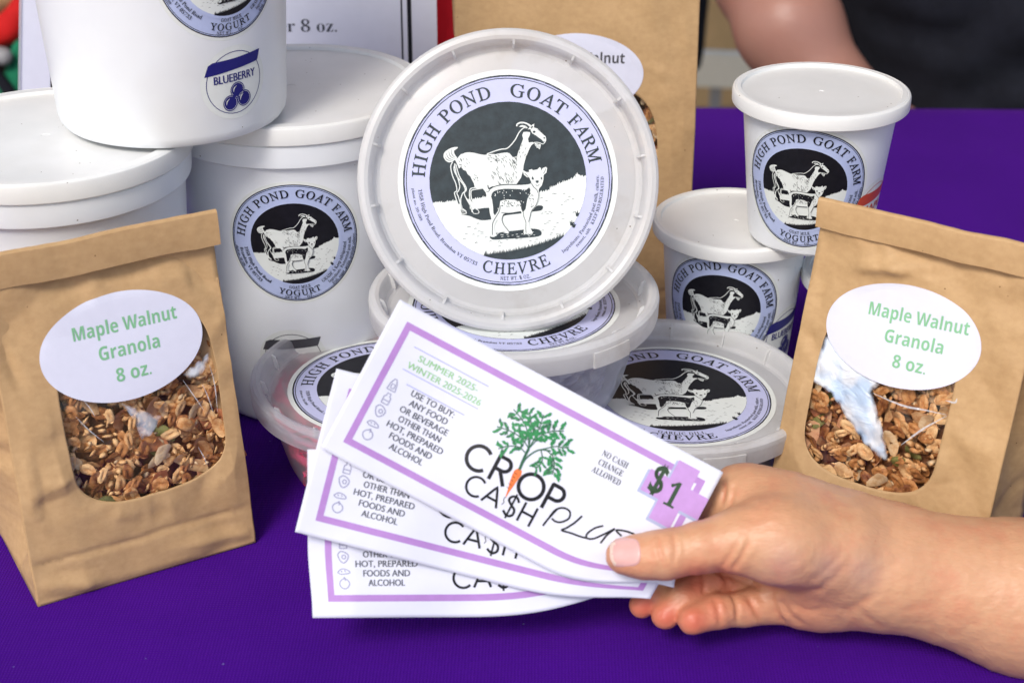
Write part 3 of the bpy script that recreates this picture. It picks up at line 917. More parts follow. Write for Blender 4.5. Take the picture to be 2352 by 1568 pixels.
# ------------------------------------------------------------------ granola bags
def fbm(p, s, o=3):
    return noise.fractal(Vector(p) / s, 0.6, 2.0, o)
def _h(i, j): 
    v = math.sin(i * 127.1 + j * 311.7) * 43758.5453
    return (v - math.floor(v)) * 2 - 1
def facet(x, y):
    """piecewise planar height field: flat facets meeting in creases"""
    i, j = math.floor(x), math.floor(y); u, v = x - i, y - j
    if u + v < 1: return _h(i, j) + (_h(i + 1, j) - _h(i, j)) * u + (_h(i, j + 1) - _h(i, j)) * v
    a = _h(i + 1, j + 1)
    return a + (_h(i, j + 1) - a) * (1 - u) + (_h(i + 1, j) - a) * (1 - v)
def flake_meshes():
    out = []
    rn = random.Random(11)
    def pod(L, Wd, T, groove, bend, n=12, m=7, wob=.22):
        V, Fc = [], []
        sd = rn.uniform(0, 99)
        for side in (1, -1):
            for j in range(m + 1):
                rr = j / m
                for i in range(n):
                    a = 2 * math.pi * i / n
                    w = 1 + wob * noise.noise(Vector((math.cos(a) * 1.3, math.sin(a) * 1.3, sd)))
                    x = math.cos(a) * rr * L / 2 * w; y = math.sin(a) * rr * Wd / 2 * w
                    z = side * T / 2 * math.sqrt(max(0, 1 - rr ** 2)) ** .8
                    if groove: z -= side * groove * math.exp(-(y / (Wd * .10)) ** 2) * (1 - rr * .6)
                    z += bend * (x / L) ** 2 * 4 - bend * .3 + .25 * noise.noise(Vector((x * .5, y * .5, sd)))
                    V.append((x, y, z))
        k = (m + 1) * n
        for s in (0, 1):
            b = s * k
            for j in range(m):
                for i in range(n):
                    i2 = (i + 1) % n
                    f = (b + j*n + i, b + (j+1)*n + i, b + (j+1)*n + i2, b + j*n + i2)
                    Fc.append(f if s == 0 else f[::-1])
        return V, Fc
    specs = [("oat_flake", 9.6, 6.0, 1.9, .8, 1.0), ("oat_flake", 8.4, 5.4, 2.2, .9, -.8), ("oat_flake", 10.4, 5.6, 1.5, .5, 1.8), ("oat_flake", 7.4, 5.8, 1.8, .7, .9), ("oat_flake", 9.0, 4.4, 2.3, 1.0, .7),
             ("almond_slice", 11.0, 5.2, .9, 0, 1.6), ("pumpkin_seed", 12.0, 7.0, 2.4, 0, .4), ("coconut_chip", 17.0, 9.0, 1.0, 0, 3.2)]
    for nm, *a in specs:
        V, Fc = pod(*a, n=10, m=4)
        me = bpy.data.meshes.new(nm)
        me.from_pydata((np.array(V) * MM).tolist(), [], Fc)
        me.polygons.foreach_set("use_smooth", [True] * len(me.polygons))
        out.append((nm, me))
    return out
def food(name, c1_, c2_, c3_):
    m = N(name)
    oi = m.n("ShaderNodeObjectInfo")
    f = m.noise(330, 5, 0.7)
    ad = m.n("ShaderNodeMath", operation='ADD'); m.l(f, ad.inputs[0])
    mu = m.n("ShaderNodeMath", operation='MULTIPLY_ADD'); m.l(oi.outputs["Random"], mu.inputs[0]); mu.inputs[1].default_value = .55; mu.inputs[2].default_value = -.27
    m.l(mu.outputs[0], ad.inputs[1])
    c = m.ramp(ad.outputs[0], [(0.22, c1_), (0.5, c2_), (0.8, c3_)])
    m.color(c); m.p.inputs["Roughness"].default_value = .58; m.p.inputs["Specular IOR Level"].default_value = .3
    m.bump(m.noise(500, 5), .5, .0006)
    return m.m
M['oat'] = food("toasted_oat", (.18, .055, .018), (.52, .225, .072), (.82, .52, .25))
M['crumb'] = food("dark_crumbs", (.03, .01, .006), (.10, .035, .015), (.25, .10, .04))
M['almond'] = food("almond", (.35, .14, .05), (.60, .36, .17), (.78, .60, .38))
M['seed'] = food("pumpkin_seed", (.07, .06, .012), (.20, .19, .05), (.34, .34, .12))
M['coco'] = food("coconut", (.36, .12, .05), (.58, .24, .11), (.70, .40, .22))
FLK = flake_meshes()
for nm, me in FLK:
    me.materials.append({'oat_flake': M['oat'], 'almond_slice': M['almond'], 'pumpkin_seed': M['seed'], 'coconut_chip': M['coco']}[nm])

def window_curve(w, zb, zt, n=220, flare=6.0):
    """window outline in bag-face coordinates; rounded bottom, straight waist, wider top"""
    pts = []
    h = w / 2
    zc = zb + 20
    for i in range(n):
        a = -math.pi / 2 + 2 * math.pi * i / n
        ca, sa = math.cos(a), math.sin(a)
        e = 2 / 3.0
        x = math.copysign(abs(ca) ** e, ca) * h
        if sa < 0: y = zc - abs(sa) ** e * (zc - zb)
        else:
            y = zc + abs(sa) ** e * (zt - zc)
            t = (y - zc) / (zt - zc)
            x *= 1 + flare / w * 2 * t * t * (1 if t < .8 else 1)
        pts.append((x, y))
    return pts

def granola_bag(label, base, rz, Wd, Dp, Hb, fold, win, oval, txtm, seed, glabel, nfl, lean=1.0, crop=None, group=None, skirt=1.0, skew=0.0):
    """base = world position (mm) of the middle of the front bottom edge"""
    t = thing("granola_bag", label, "bag", base, (0, 0, rz), group)
    Zt = Hb
    def sec(s):                      # front y, back y, gusset depth at height s
        q = min(1, max(0, s / (Zt - fold * .5)))
        d = Dp * (1 - q ** 1.35 * .965)
        yf = (Dp / 2) * (q ** 1.15) * lean
        g_ = math.sqrt(max(0, (Dp / 2) ** 2 - (d / 2) ** 2)) * .85
        return yf, yf + d, g_
    rc_ = random.Random(seed * 3 + 2)
    CR = []
    for i in range(30):
        ax_, az_ = rc_.uniform(-Wd * .55, Wd * .95), rc_.uniform(4, Zt * .9)
        an = rc_.choice((0, 0, math.pi / 2)) + rc_.uniform(-.55, .55); ln = rc_.uniform(14, 48)
        CR.append((ax_, az_, ax_ + ln * math.cos(an), az_ + ln * math.sin(an), rc_.choice((-1, 1, 1)) * rc_.uniform(1.1, 2.1) * skirt, rc_.uniform(3.5, 9)))
    def disp(p):
        x, y, z = p
        e = 1.0
        k = 1.0 if z > 3 else max(0, z / 3)
        X = x + .8 * y
        wx = 3.5 * noise.noise(Vector((X / 25, z / 25, seed))); wz = 3.5 * noise.noise(Vector((X / 25, z / 25, seed + 9)))
        n1 = noise.noise(Vector((X / 40, 0, z / 34 + seed)))
        a = 1.8 * n1 + 2.3 * facet((X + wx) / 19 + seed, (z + wz) / 24) * skirt + .6 * facet((X - wz) / 8 + seed, (z + wx) / 10 + 3) * skirt
        for (ax_, az_, bx_, bz_, h_, wd_) in CR:
            dx, dz = bx_ - ax_, bz_ - az_; L2 = dx * dx + dz * dz
            tt = ((X - ax_) * dx + (z - az_) * dz) / L2
            tc = min(1, max(0, tt)); ds = math.hypot(X - ax_ - tc * dx, z - az_ - tc * dz)
            if ds < wd_: a += h_ * (1 - ds / wd_) * min(1, 4 * tc * (1 - tc) + .35)
        # creases near the bottom fold
        a -= .8 * math.exp(-((z - 17 - 3 * noise.noise(Vector((x / 28, 0, seed)))) / 1.2) ** 2)
        return a * k
    def face(u, s):
        yf, yb, g_ = sec(s)
        u0_ = u
        bul = -3.0 * math.cos(min(1, abs(u) / (Wd / 2)) * math.pi / 2) * math.sin(min(1, max(0, s / (Zt * .75))) * math.pi)
        p = (u + skew * max(0, s / Zt) ** 1.3, yf + bul, s)
        return p
    def F(u, s, h=0.0):
        p = face(u, s)
        d = disp(p) * (0.35 + .65 * min(1, abs(abs(u) - Wd / 2) / 6))
        eo = ((u - oval[0]) / (oval[2] * .5)) ** 2 + ((s - oval[1]) / (oval[3] * .5)) ** 2
        d *= .12 + .88 * min(1, max(0, (eo - .75) / .9))
        wu0 = win[3] if len(win) > 3 else 0.0
        ew = ((u - wu0) / (win[0] * .52)) ** 4 + ((s - (win[1] + win[2]) / 2) / ((win[2] - win[1]) * .52)) ** 4
        d *= .12 + .88 * min(1, max(0, (ew - .7) / .9))
        nx_, ny_, nz_ = 0.0, -1.0, .18
        return (p[0] + .12 * d, p[1] + ny_ * (d + h), p[2] + nz_ * h)
    # front sheet with the window cut out
    wc = window_curve(*win[:3])
    u0 = win[3] if len(win) > 3 else 0.0
    wc = [(x + u0, y) for x, y in wc]
    cx, cy = u0, (win[1] + win[2]) / 2
    n = len(wc); rings = 32
    V, Fc = [], []
    outer = []
    for (x, y) in wc:
        dx, dy = x - cx, y - cy
        tx = ((Wd / 2 if dx > 0 else -Wd / 2) - cx) / dx if abs(dx) > 1e-6 else 1e9
        tyy = ((Zt if dy > 0 else 0) - cy) / dy if abs(dy) > 1e-6 else 1e9
        q = min(tx, tyy)
        outer.append([cx + dx * q, cy + dy * q])
    for cxx, cyy in ((-Wd/2, 0), (Wd/2, 0), (Wd/2, Zt), (-Wd/2, Zt)):
        j = min(range(n), key=lambda i: (outer[i][0] - cxx) ** 2 + (outer[i][1] - cyy) ** 2)
        outer[j] = [cxx, cyy]
    for r_ in range(rings + 1):
        q = r_ / rings
        for i in range(n):
            V.append(F(wc[i][0] * (1 - q) + outer[i][0] * q, wc[i][1] * (1 - q) + outer[i][1] * q))
    for r_ in range(rings):
        for i in range(n):
            i2 = (i + 1) % n
            Fc.append((r_ * n + i, r_ * n + i2, (r_ + 1) * n + i2, (r_ + 1) * n + i))
    fr = obj("front_panel", V, Fc, M['kraft'], t)
    md = fr.modifiers.new("t", 'SOLIDIFY'); md.thickness = 0.0004; md.offset = 0
    # sides (gussets), back, base
    V, Fc = [], []
    ns = 60
    def grid(fn, nu, nv):
        b = len(V)
        for j in range(nv + 1):
            for i in range(nu + 1): V.append(fn(i / nu, j / nv))
        for j in range(nv):
            for i in range(nu):
                a = b + j * (nu + 1) + i
                Fc.append((a, a + 1, a + nu + 2, a + nu + 1))
    for sgn in (-1, 1):
        def side(i, j):
            s = Zt * j; yf, yb, g_ = sec(s)
            q = abs(2 * i - 1)
            y = yf + (yb - yf) * i
            x = sgn * (Wd / 2 - g_ * (1 - q)) + skew * max(0, s / Zt) ** 1.3
            fx = F(sgn * Wd / 2, s)
            if i == 0: return fx
            d = disp((x, y, s)) * .8 * min(1, i * 4)
            e = max(0, 1 - i * 5)
            return (x + sgn * d * (1 - e), y + (fx[1] - yf) * e, s)
        grid(side, 20, ns)
    def back(i, j):
        s = Zt * j; yf, yb, g_ = sec(s)
        x = -Wd / 2 + Wd * i + skew * max(0, s / Zt) ** 1.3
        return (x, yb + .6 * disp((x, yb, s)) * min(1, 6 * i, 6 * (1 - i)), s)
    grid(back, 20, ns)
    def bas(i, j):
        yf, yb, g_ = sec(0)
        return (-Wd / 2 + Wd * i, yf + (yb - yf) * j, .3)
    grid(bas, 2, 2)
    bd = obj("bag_sides", V, Fc, M['kraft'], t)
    md = bd.modifiers.new("t", 'SOLIDIFY'); md.thickness = 0.0004; md.offset = 0
    # rolled top: flat roll folded forward
    if fold:
        V, Fc = [], []
        nn = 40; pr = [(-.4, .6), (-2.9, .1), (-3.4, .3), (-3.3, fold * .33), (-3.0, fold * .66), (-2.5, fold - .9), (-1.9, fold - .2), (-1.0, fold), (.5, fold - .8), (1.0, fold - 2.5), (1.2, 2), (.8, .6)]
        ybase = sec(Zt)[0]
        for i in range(nn + 1):
            x = -Wd / 2 - 1.2 + (Wd + 2.4) * i / nn + skew
            for (y, z) in pr:
                dd = .8 * facet(x / 15 + seed, z / 16 + 1) + .3 * facet(x / 5 + seed, z / 7)
                V.append((x, ybase + y - dd, Zt - fold + 3 + z + .7 * noise.noise(Vector((x / 22, 1, seed)))))
        m_ = len(pr)
        for i in range(nn):
            for j in range(m_):
                j2 = (j + 1) % m_
                Fc.append((i * m_ + j, i * m_ + j2, (i + 1) * m_ + j2, (i + 1) * m_ + j))
        Fc.append(tuple(range(m_))); Fc.append(tuple(nn * m_ + j for j in range(m_))[::-1])
        o = obj("rolled_top", V, Fc, M['kraft'], t); o.data.set_sharp_from_angle(angle=R(24))
    # clear window film, crumpled
    V, Fc = [], []
    rg = 30
    def FL(u, s, e):
        n2 = noise.noise(Vector((u / 13 + s / 30 + seed, s / 19, 4)))
        n3 = noise.noise(Vector((u / 7 + seed, s / 10 - u / 22, 8)))
        h = (.4 * max(0, 1 - abs(n2) * 4) ** 1.6 + .25 * max(0, 1 - abs(n3) * 4.5) ** 1.5) * min(1, e * 5)
        return F(u, s, -.9 - h * .2 + h * .55)
    for r_ in range(rg + 1):
        q = r_ / rg
        for i in range(n):
            V.append(FL(wc[i][0] * (1 - q) * 1.0 + cx * q, wc[i][1] * (1 - q) + cy * q, q))
    for r_ in range(rg):
        for i in range(n):
            i2 = (i + 1) % n
            Fc.append((r_ * n + i, (r_ + 1) * n + i, (r_ + 1) * n + i2, r_ * n + i2))
    obj("window_film", V, Fc, M['film'], t)
    # oval label
    ox, oy, ow, oh, orot = oval[:5]
    A = Art(); A.disc(0, 1, M['label_white'], 0, ex=ow / 2, ey=oh / 2, step=2.0)
    tx = (oval[5] if len(oval) > 5 else .035) * ow
    A.text("Maple Walnut", 'sansbold', ow * .077, tx, oh * .14, txtm, 1.2, width=ow * .64)
    A.text("Granola", 'sansbold', ow * .077, tx, -oh * .085, txtm, 1.2, width=ow * .375)
    A.text("8 oz.", 'sansbold', ow * .077, tx, -oh * .31, txtm, 1.2, width=ow * .215)
    cr, sr = math.cos(orot), math.sin(orot)
    A.build("oval_label", lambda x, y, h: F(ox + x * cr - y * sr, oy + x * sr + y * cr, .35 + h * 1.6), t)
    # granola seen through the window: a thing of its own, one object per flake
    gt = thing("granola", glabel, "granola", base, (0, 0, rz), "granola inside the kraft bags")
    rn = random.Random(seed * 7 + 1)
    x0, x1 = u0 - win[0] / 2 - 4, u0 + win[0] / 2 + 4
    z0, z1 = win[1] - 4, (oy - oh * .02)
    if crop: x0, x1, z0, z1 = crop
    k = 0
    area = (x1 - x0) * (z1 - z0)
    while k < nfl:
        lay = k / nfl
        u = rn.uniform(x0, x1); s = rn.uniform(z0, z1)
        kind = rn.random()
        if kind < .74: nm, me = FLK[rn.randrange(5)]
        elif kind < .90: nm, me = FLK[5]
        elif kind < .925: nm, me = FLK[6]
        else: nm, me = FLK[7]
        depth = 10.0 - 7.2 * lay + rn.uniform(-.8, .8)
        if nm == 'coconut_chip': depth += 2.2
        p = F(u, s, -depth)
        o = bpy.data.objects.new(nm, me)
        COL.objects.link(o); o.parent = gt
        o.location = Vector(p) * MM
        tl = .42 if lay > .35 else .8
        o.rotation_euler = (math.pi / 2 + rn.uniform(-tl, tl), rn.uniform(0, 6.28) if False else rn.uniform(-tl, tl), 0)
        o.rotation_mode = 'QUATERNION'
        from_eu = Matrix.Rotation(rn.uniform(-tl, tl), 3, 'X') @ Matrix.Rotation(rn.uniform(-tl, tl), 3, 'Z') @ Matrix.Rotation(math.pi / 2, 3, 'X') @ Matrix.Rotation(rn.uniform(0, 6.28), 3, 'Z')
        o.rotation_quaternion = from_eu.to_quaternion()
        sc_ = rn.uniform(.68, 1.06)
        o.scale = (sc_, sc_, sc_)
        k += 1
    # packed crumbs behind the flakes
    V, Fc = [], []
    nu, nv = 60, 60
    if crop: x0, x1, z0, z1 = u0 - win[0] / 2 - 3, u0 + win[0] / 2 + 3, win[1] - 3, win[2] - 8
    for j in range(nv + 1):
        for i in range(nu + 1):
            u = x0 - 2 + (x1 - x0 + 4) * i / nu; s = max(1.5, z0 - 2 + (z1 - z0 + 14) * j / nv)
            V.append(F(u, s, -11.5 + 2.2 * noise.noise(Vector((u / 3.2, s / 3.2, seed)))))
    for j in range(nv):
        for i in range(nu):
            a = j * (nu + 1) + i; Fc.append((a, a + 1, a + nu + 2, a + nu + 1))
    cb = obj("crumbs", V, Fc, M['crumb'], gt)
    cb['kind'] = 'stuff'
    V, Fc = [], []
    for _ in range(int(nfl * 1.1)):
        p = Vector(F(rn.uniform(x0, x1), rn.uniform(z0, z1), -rn.uniform(4.2, 7.5)))
        r3 = Matrix.Rotation(rn.uniform(-.7, .7), 3, 'X') @ Matrix.Rotation(rn.uniform(-.7, .7), 3, 'Z') @ Matrix.Rotation(math.pi / 2, 3, 'X') @ Matrix.Rotation(rn.uniform(0, 6.28), 3, 'Z')
        a_, b2 = rn.uniform(1.0, 2.8), rn.uniform(.7, 1.8); b = len(V)
        for i in range(6):
            q_ = 2 * math.pi * i / 6; w3 = rn.uniform(.7, 1.15)
            V.append(tuple(p + r3 @ Vector((a_ * math.cos(q_) * w3, b2 * math.sin(q_) * w3, rn.uniform(-.25, .25)))))
        V.append(tuple(p + r3 @ Vector((0, 0, .55)))); V.append(tuple(p + r3 @ Vector((0, 0, -.4))))
        for i in range(6): Fc.append((b + i, b + (i + 1) % 6, b + 6)); Fc.append((b + (i + 1) % 6, b + i, b + 7))
    bb = obj("broken_bits", V, Fc, [M['oat'], M['almond']], gt, idx=[(1 if (i // 12) % 7 == 0 else 0) for i in range(len(Fc))]); bb['kind'] = 'stuff'
    OVALS[t.name] = oval
    return t, F
OVALS = {}

def mid(a, b): return ((a[0] + b[0]) / 2, (a[1] + b[1]) / 2, 0)
lb, rb = atz(90, 1392, 0), atz(585, 1245, 0)
GB = "kraft granola bags with a window"
bagL, FLf = granola_bag("kraft granola bag with rolled top, standing to the left of the coupons", mid(lb, rb), math.atan2(rb[1]-lb[1], rb[0]-lb[0]), 88, 54, 132, 14,
            (61, 33.5, 104, 7.0), (3, 91, 62.5, 39.5, R(0)), M['green_txt'], 3.3, "toasted oat granola showing through the left bag's window", 290, group=GB, skew=3)
lb, rb = atz(1748, 1215, 0), atz(2235, 1385, 0)
bagR, FRf = granola_bag("kraft granola bag with rolled top, standing behind the forearm at the right", mid(lb, rb), math.atan2(rb[1]-lb[1], rb[0]-lb[0]), 88, 54, 135, 12,
            (54, 34, 102, -6.5), (-3.3, 93.4, 61, 38, R(2.5), .085), M['green_txt'], 8.1, "toasted oat granola showing through the right bag's window", 290, group=GB, skew=2)
bagC, FCf = granola_bag("tall kraft bag with grey lettered oval label, behind the upright cheese tub", (31, 752, 0), R(1.0), 116, 66, 245, 0,
            (80, 50, 124, 0.0), (0, 129, 64, 39, R(-1)), M['grey_txt'], 5.7, "dark granola in the tall centre bag's window", 150, lean=.55, crop=(2, 43, 78, 124), group=GB, skirt=.6)

# ------------------------------------------------------------------ coupons
def z5(x, y):                         # traced px -> coupon coordinates (px)
    dx, dy = x - 305, y - 690
    return (dx * .882 + dy * .471, dx * .471 - dy * .882)
def z4(x, y): return z5((1750 + x / 1.65 - 1100) * 1.12, (1550 + y / 1.65 - 1150) * 1.12)
CW, CH = 1515.0, 610.0
def coupon_art(full=True):
    A = Art(); P = M['purple_ink']; T = M['coupon_txt']; st = 12.0
    th = 30
    def bar(x0, y0, x1, y1):
        nx_ = max(1, int((x1 - x0) / st)); ny_ = max(1, int((y1 - y0) / st))
        V = [(x0 + (x1 - x0) * i / nx_, y0 + (y1 - y0) * j / ny_) for j in range(ny_ + 1) for i in range(nx_ + 1)]
        A.add(V, [(j*(nx_+1)+i, j*(nx_+1)+i+1, (j+1)*(nx_+1)+i+1, (j+1)*(nx_+1)+i) for j in range(ny_) for i in range(nx_)], P, 1)
    bar(0, 0, CW, th); bar(0, CH - th, CW, CH); bar(0, th, th, CH - th); bar(CW - th, th, CW, CH - th)
    for (a, b, y) in ((81, 458, 525), (82, 465, 414), (129, 424, 361)): A.stroke([(a, y), (b, y)], 4.5, M['rule_ink'], 1, step=30)
    A.text("SUMMER 2025-", 'gill', 30, 273, 476, M['lime_txt'], 1.3, width=300)
    A.text("WINTER 2025-2026", 'gill', 30, 277, 428, M['lime_txt'], 1.3, width=370)
    L = [("USE TO BUY:", 215), ("ANY FOOD", 190), ("OR BEVERAGE", 240), ("OTHER THAN", 210), ("HOT, PREPARED", 279), ("FOODS AND", 210), ("ALCOHOL", 165)]
    for i, (s, wd) in enumerate(L): A.text(s, 'gill', 29, 275, 325 - 42.5 * i, T, 1.3, width=wd)
    I = M['icon_ink']
    def ic(pts, cx, cy, w=4.5, close=True):
        q = [(cx + x, cy + y) for x, y in pts]
        A.stroke(q + ([q[0]] if close else []), w, I, 1.3, step=20)
    ic([(-20, -26), (20, -26), (14, 6), (4, 28), (-6, 28), (-16, 6)], 80, 330); ic([(-8, -16), (8, -16), (8, 4), (-8, 4)], 80, 330)
    ic([(-16, -24), (16, -24), (16, 8), (8, 14), (8, 26), (-8, 26), (-8, 14), (-16, 8)], 82, 262); ic([(-12, -8), (12, -8)], 82, 262, close=False)
    ic(smooth_pts([(-26, 10), (-14, 24), (4, 22), (22, 8), (18, -12), (4, -26), (-10, -22), (-20, -8)], 3), 82, 200)
    ic([(9 * math.cos(t), 9 * math.sin(t)) for t in [i * .7 for i in range(9)]], 84, 200)
    ic(smooth_pts([(-28, -4), (-14, 10), (4, 12), (24, 4), (28, -6), (10, -10), (-12, -12)], 3), 80, 134); ic([(-12, 4), (-6, -2)], 80, 134, close=False); ic([(4, 6), (10, -1)], 80, 134, close=False)
    ic([(21 * math.cos(t) * (1 + .12 * math.cos(2 * t)), 23 * math.sin(t)) for t in [i * .45 for i in range(14)]], 82, 80); ic([(-6, 20), (0, 30), (6, 20), (2, 12)], 82, 80, close=False)
    # CROP CASH
    K = M['ink']; wS = 17
    def ringarc(cx, cy, r, a0, a1, w_): A.stroke([(cx + r * math.cos(R(a0 + (a1 - a0) * i / 30)), cy + r * math.sin(R(a0 + (a1 - a0) * i / 30))) for i in range(31)], w_, K, 2, step=14)
    ringarc(572, 221, 56, 45, 318, wS)                                        # C
    A.stroke([(652, 160), (652, 280)], wS, K, 2, step=14); ringarc(688, 248, 29, -90, 90, wS); A.stroke([(648, 277), (689, 277)], wS, K, 2); A.stroke([(652, 219), (689, 219)], wS, K, 2); A.stroke([(680, 219), (725, 160)], wS, K, 2)
    ringarc(838, 219, 57, 0, 360, wS)                                         # O
    A.stroke([(922, 158), (922, 280)], wS, K, 2, step=14); ringarc(957, 246, 31, -90, 90, wS); A.stroke([(918, 277), (958, 277)], wS, K, 2); A.stroke([(922, 215), (958, 215)], wS, K, 2)
    w2 = 11
    ringarc(620, 103, 44, 48, 315, w2)
    A.stroke([(668, 60), (706, 148), (744, 60)], w2, K, 2, step=14); A.stroke([(680, 88), (732, 88)], w2, K, 2)
    A.curve([(824, 130), (808, 146), (786, 142), (778, 122), (796, 106), (820, 92), (822, 66), (800, 54), (776, 68)], w2, K, 2); A.stroke([(800, 40), (800, 160)], w2 * .8, K, 2)
    A.stroke([(852, 56), (852, 148)], w2, K, 2, step=14); A.stroke([(910, 56), (910, 148)], w2, K, 2, step=14); A.stroke([(852, 103), (910, 103)], w2, K, 2, step=14)
    # carrot
    A.poly([(742, 258), (752, 266), (768, 262), (774, 244), (770, 214), (766, 180), (762, 150), (761, 126), (757, 128), (752, 156), (744, 190), (738, 226), (737, 246)], M['carrot'], 3, 14)
    for y in (240, 222, 205, 186, 168): A.stroke([(742, y), (756, y - 2)], 2.5, K, 4)
    A.curve([(759, 128), (756, 112), (763, 100), (758, 88)], 3, K, 3)
    rn = random.Random(21)
    G, D = M['leaf'], M['leafdark']
    A.curve([(756, 258), (750, 310), (748, 365)], 12, D, 3); A.curve([(758, 258), (758, 320), (790, 380), (840, 402)], 7, D, 3)
    def frond(P, n, size):
        Q = smooth_pts(P, 8); A.stroke(Q, 5, D, 3, step=14)
        m = len(Q)
        for k in range(n):
            i = int(m * (.22 + .78 * k / n)); i = min(i, m - 2)
            p = Q[i]; d = Q[i + 1] - Q[i]; a = math.atan2(d[1], d[0])
            for sg in (-1, 1):
                a2 = a + sg * rn.uniform(.7, 1.1); L_ = size * rn.uniform(.8, 1.2)
                tip = p + np.array([math.cos(a2), math.sin(a2)]) * L_
                A.stroke([p, tip], 3, D, 3)
                for j in range(4):
                    c_ = p + (tip - p) * (.35 + .22 * j); a3 = a2 + rn.uniform(-.9, .9); l2 = size * rn.uniform(.36, .54)
                    u_ = np.array([math.cos(a3), math.sin(a3)]); v_ = np.array([-u_[1], u_[0]])
                    A.poly([c_ - u_ * l2 * .6, c_ + v_ * l2 * .35, c_ + u_ * l2 * .2 + v_ * l2 * .5, c_ + u_ * l2, c_ + u_ * l2 * .15 - v_ * l2 * .45, c_ - v_ * l2 * .3], G if rn.random() < .8 else D, 4, 30)
    frond([(748, 365), (715, 420), (670, 460), (605, 488)], 5, 38)
    frond([(748, 365), (700, 390), (640, 395), (575, 385)], 5, 34)
    frond([(748, 340), (705, 350), (660, 330), (628, 300)], 4, 32)
    frond([(748, 365), (750, 430), (745, 480), (735, 530)], 5, 36)
    frond([(748, 365), (770, 440), (800, 480), (850, 508)], 5, 38)
    frond([(800, 388), (850, 430), (880, 440), (905, 455)], 4, 34)
    frond([(820, 396), (860, 385), (885, 350), (895, 312)], 5, 36)
    frond([(748, 365), (720, 440), (690, 490), (672, 510)], 4, 32)
    frond([(800, 385), (825, 350), (825, 320), (815, 300)], 4, 26)
    for i, s in enumerate(("NO CASH", "CHANGE", "ALLOWED")): A.text(s, 'serifbold', 26, 1113, 492 - 42 * i, T, 1.3, width=(128, 122, 142)[i])
    # plus and $1
    def plus(cx, cy, l, w_, m_, lay):
        a, b = l, w_ / 2
        for (xa, ya, xb, yb) in ((-a, -b, a, b), (-b, b, b, a), (-b, -a, b, -b)):
            nn = 6
            V = [(cx + xa + (xb - xa) * i / nn, cy + ya + (yb - ya) * j / nn) for j in range(nn + 1) for i in range(nn + 1)]
            A.add(V, [(j*(nn+1)+i, j*(nn+1)+i+1, (j+1)*(nn+1)+i+1, (j+1)*(nn+1)+i) for j in range(nn) for i in range(nn)], m_, lay)
    plus(1414, 482, 150, 112, M['plus_shadow'], 1.6)
    plus(1420, 492, 146, 106, M['lilac_ink'], 2.4)
    A.text("1", 'serifbold', 108, 1416, 432, M['dgreen'], 3.4, width=58)
    A.text("$", 'serifbold', 112, 1328, 462, M['dgreen'], 3.4, width=60)
    A.curve([(1350, 560), (1330, 575), (1305, 560), (1308, 530), (1345, 505), (1352, 478), (1330, 458), (1300, 470)], 17, M['dgreen'], 3.4)
    A.stroke([(1322, 440), (1322, 592)], 4, M['dgreen'], 3.4, step=20); A.stroke([(1336, 440), (1336, 592)], 4, M['dgreen'], 3.4, step=20)
    # handwriting
    for q in ([(695,910),(730,865),(790,800)], [(740,850),(780,805),(830,792),(872,815),(868,860),(820,885),(780,882),(755,862)],
              [(955,845),(905,890),(850,925),(820,940),(880,958),(940,980),(1010,998)], [(1095,910),(1040,925),(990,960),(985,990),(1030,995),(1100,965),(1170,930),(1120,970),(1075,1025)], [(1215,978),(1180,940),(1240,945),(1300,965)]):
        A.curve([z4(*p) for p in q], 8.5, K, 3, n=8, step=12)
    return A
CA = coupon_art()
KX = 1 / 1.12 * 0.5742          # traced px -> frame px
def coupon(label, pivot_uv, ang, dep, art, shape=None, skip=None):
    """flat sheet near the view's focal plane; ang = direction of the long side on the picture (deg, down to the right)"""
    t = thing("coupon", label, "coupon", (0, 0, 0), (0, 0, 0), "crop cash coupons fanned in the hand")
    px, py, pu, pv = pivot_uv        # frame px of a coupon point
    ca, sa = math.cos(R(ang)), math.sin(R(ang))
    org = np.array(atd(1350, 1150, 580.0))
    t.location = Vector(org) * MM
    def fn(u, v, h):
        du, dv = (u - pu) * KX, (v - pv) * KX
        X = px + du * ca + dv * sa
        Y = py + du * sa - dv * ca
        if shape: X, Y, dd = shape(X, Y, u, v)
        else: dd = 0.0
        D = dep(X, Y) + dd - h
        P = C0 + ray(X, Y) * D
        return tuple(P - org)
    A = Art(); nx_, ny_ = 90, 44
    x0, x1, y0, y1 = -76, CW + 52, -72, CH + 72
    V, Fc = [], []
    for j in range(ny_ + 1):
        for i in range(nx_ + 1): V.append(fn(x0 + (x1 - x0) * i / nx_, y0 + (y1 - y0) * j / ny_, 0))
    for j in range(ny_):
        for i in range(nx_):
            a = j * (nx_ + 1) + i; Fc.append((a, a + nx_ + 1, a + nx_ + 2, a + 1))
    o = obj("paper_sheet", V, Fc, M['paper'], t)
    md = o.modifiers.new("t", 'SOLIDIFY'); md.thickness = 0.00012; md.offset = -1 if False else 1
    art.build("printing", fn, t, lift=.05)
    return t
def sstep(a, b, x):
    t = min(1, max(0, (x - a) / (b - a))); return t * t * (3 - 2 * t)
def base_dep(off):
    def d(X, Y):
        return 579 + off - 10 * sstep(1100, 650, X) + 2.5 * math.sin((X - 600) / 260) + 2.0 * noise.noise(Vector((X / 210, Y / 170, 3 + round(off)))) * sstep(1500, 1200, X) + 5 * sstep(820, 690, X) * (1 if off > 5 else 0)
    return d
def curl1(X, Y, u, v):
    # the lower right corner turns back under the thumb
    y0 = 1268 + (X - 1400) * .06
    if X > 1250 and Y > y0:
        k = sstep(1250, 1460, X)
        s_ = Y - y0
        Y = y0 + s_ * (1 - .50 * k); X = X + s_ * .45 * k
        return X, Y, min(2.4, s_ * .03) * k
    return X, Y, 0.0
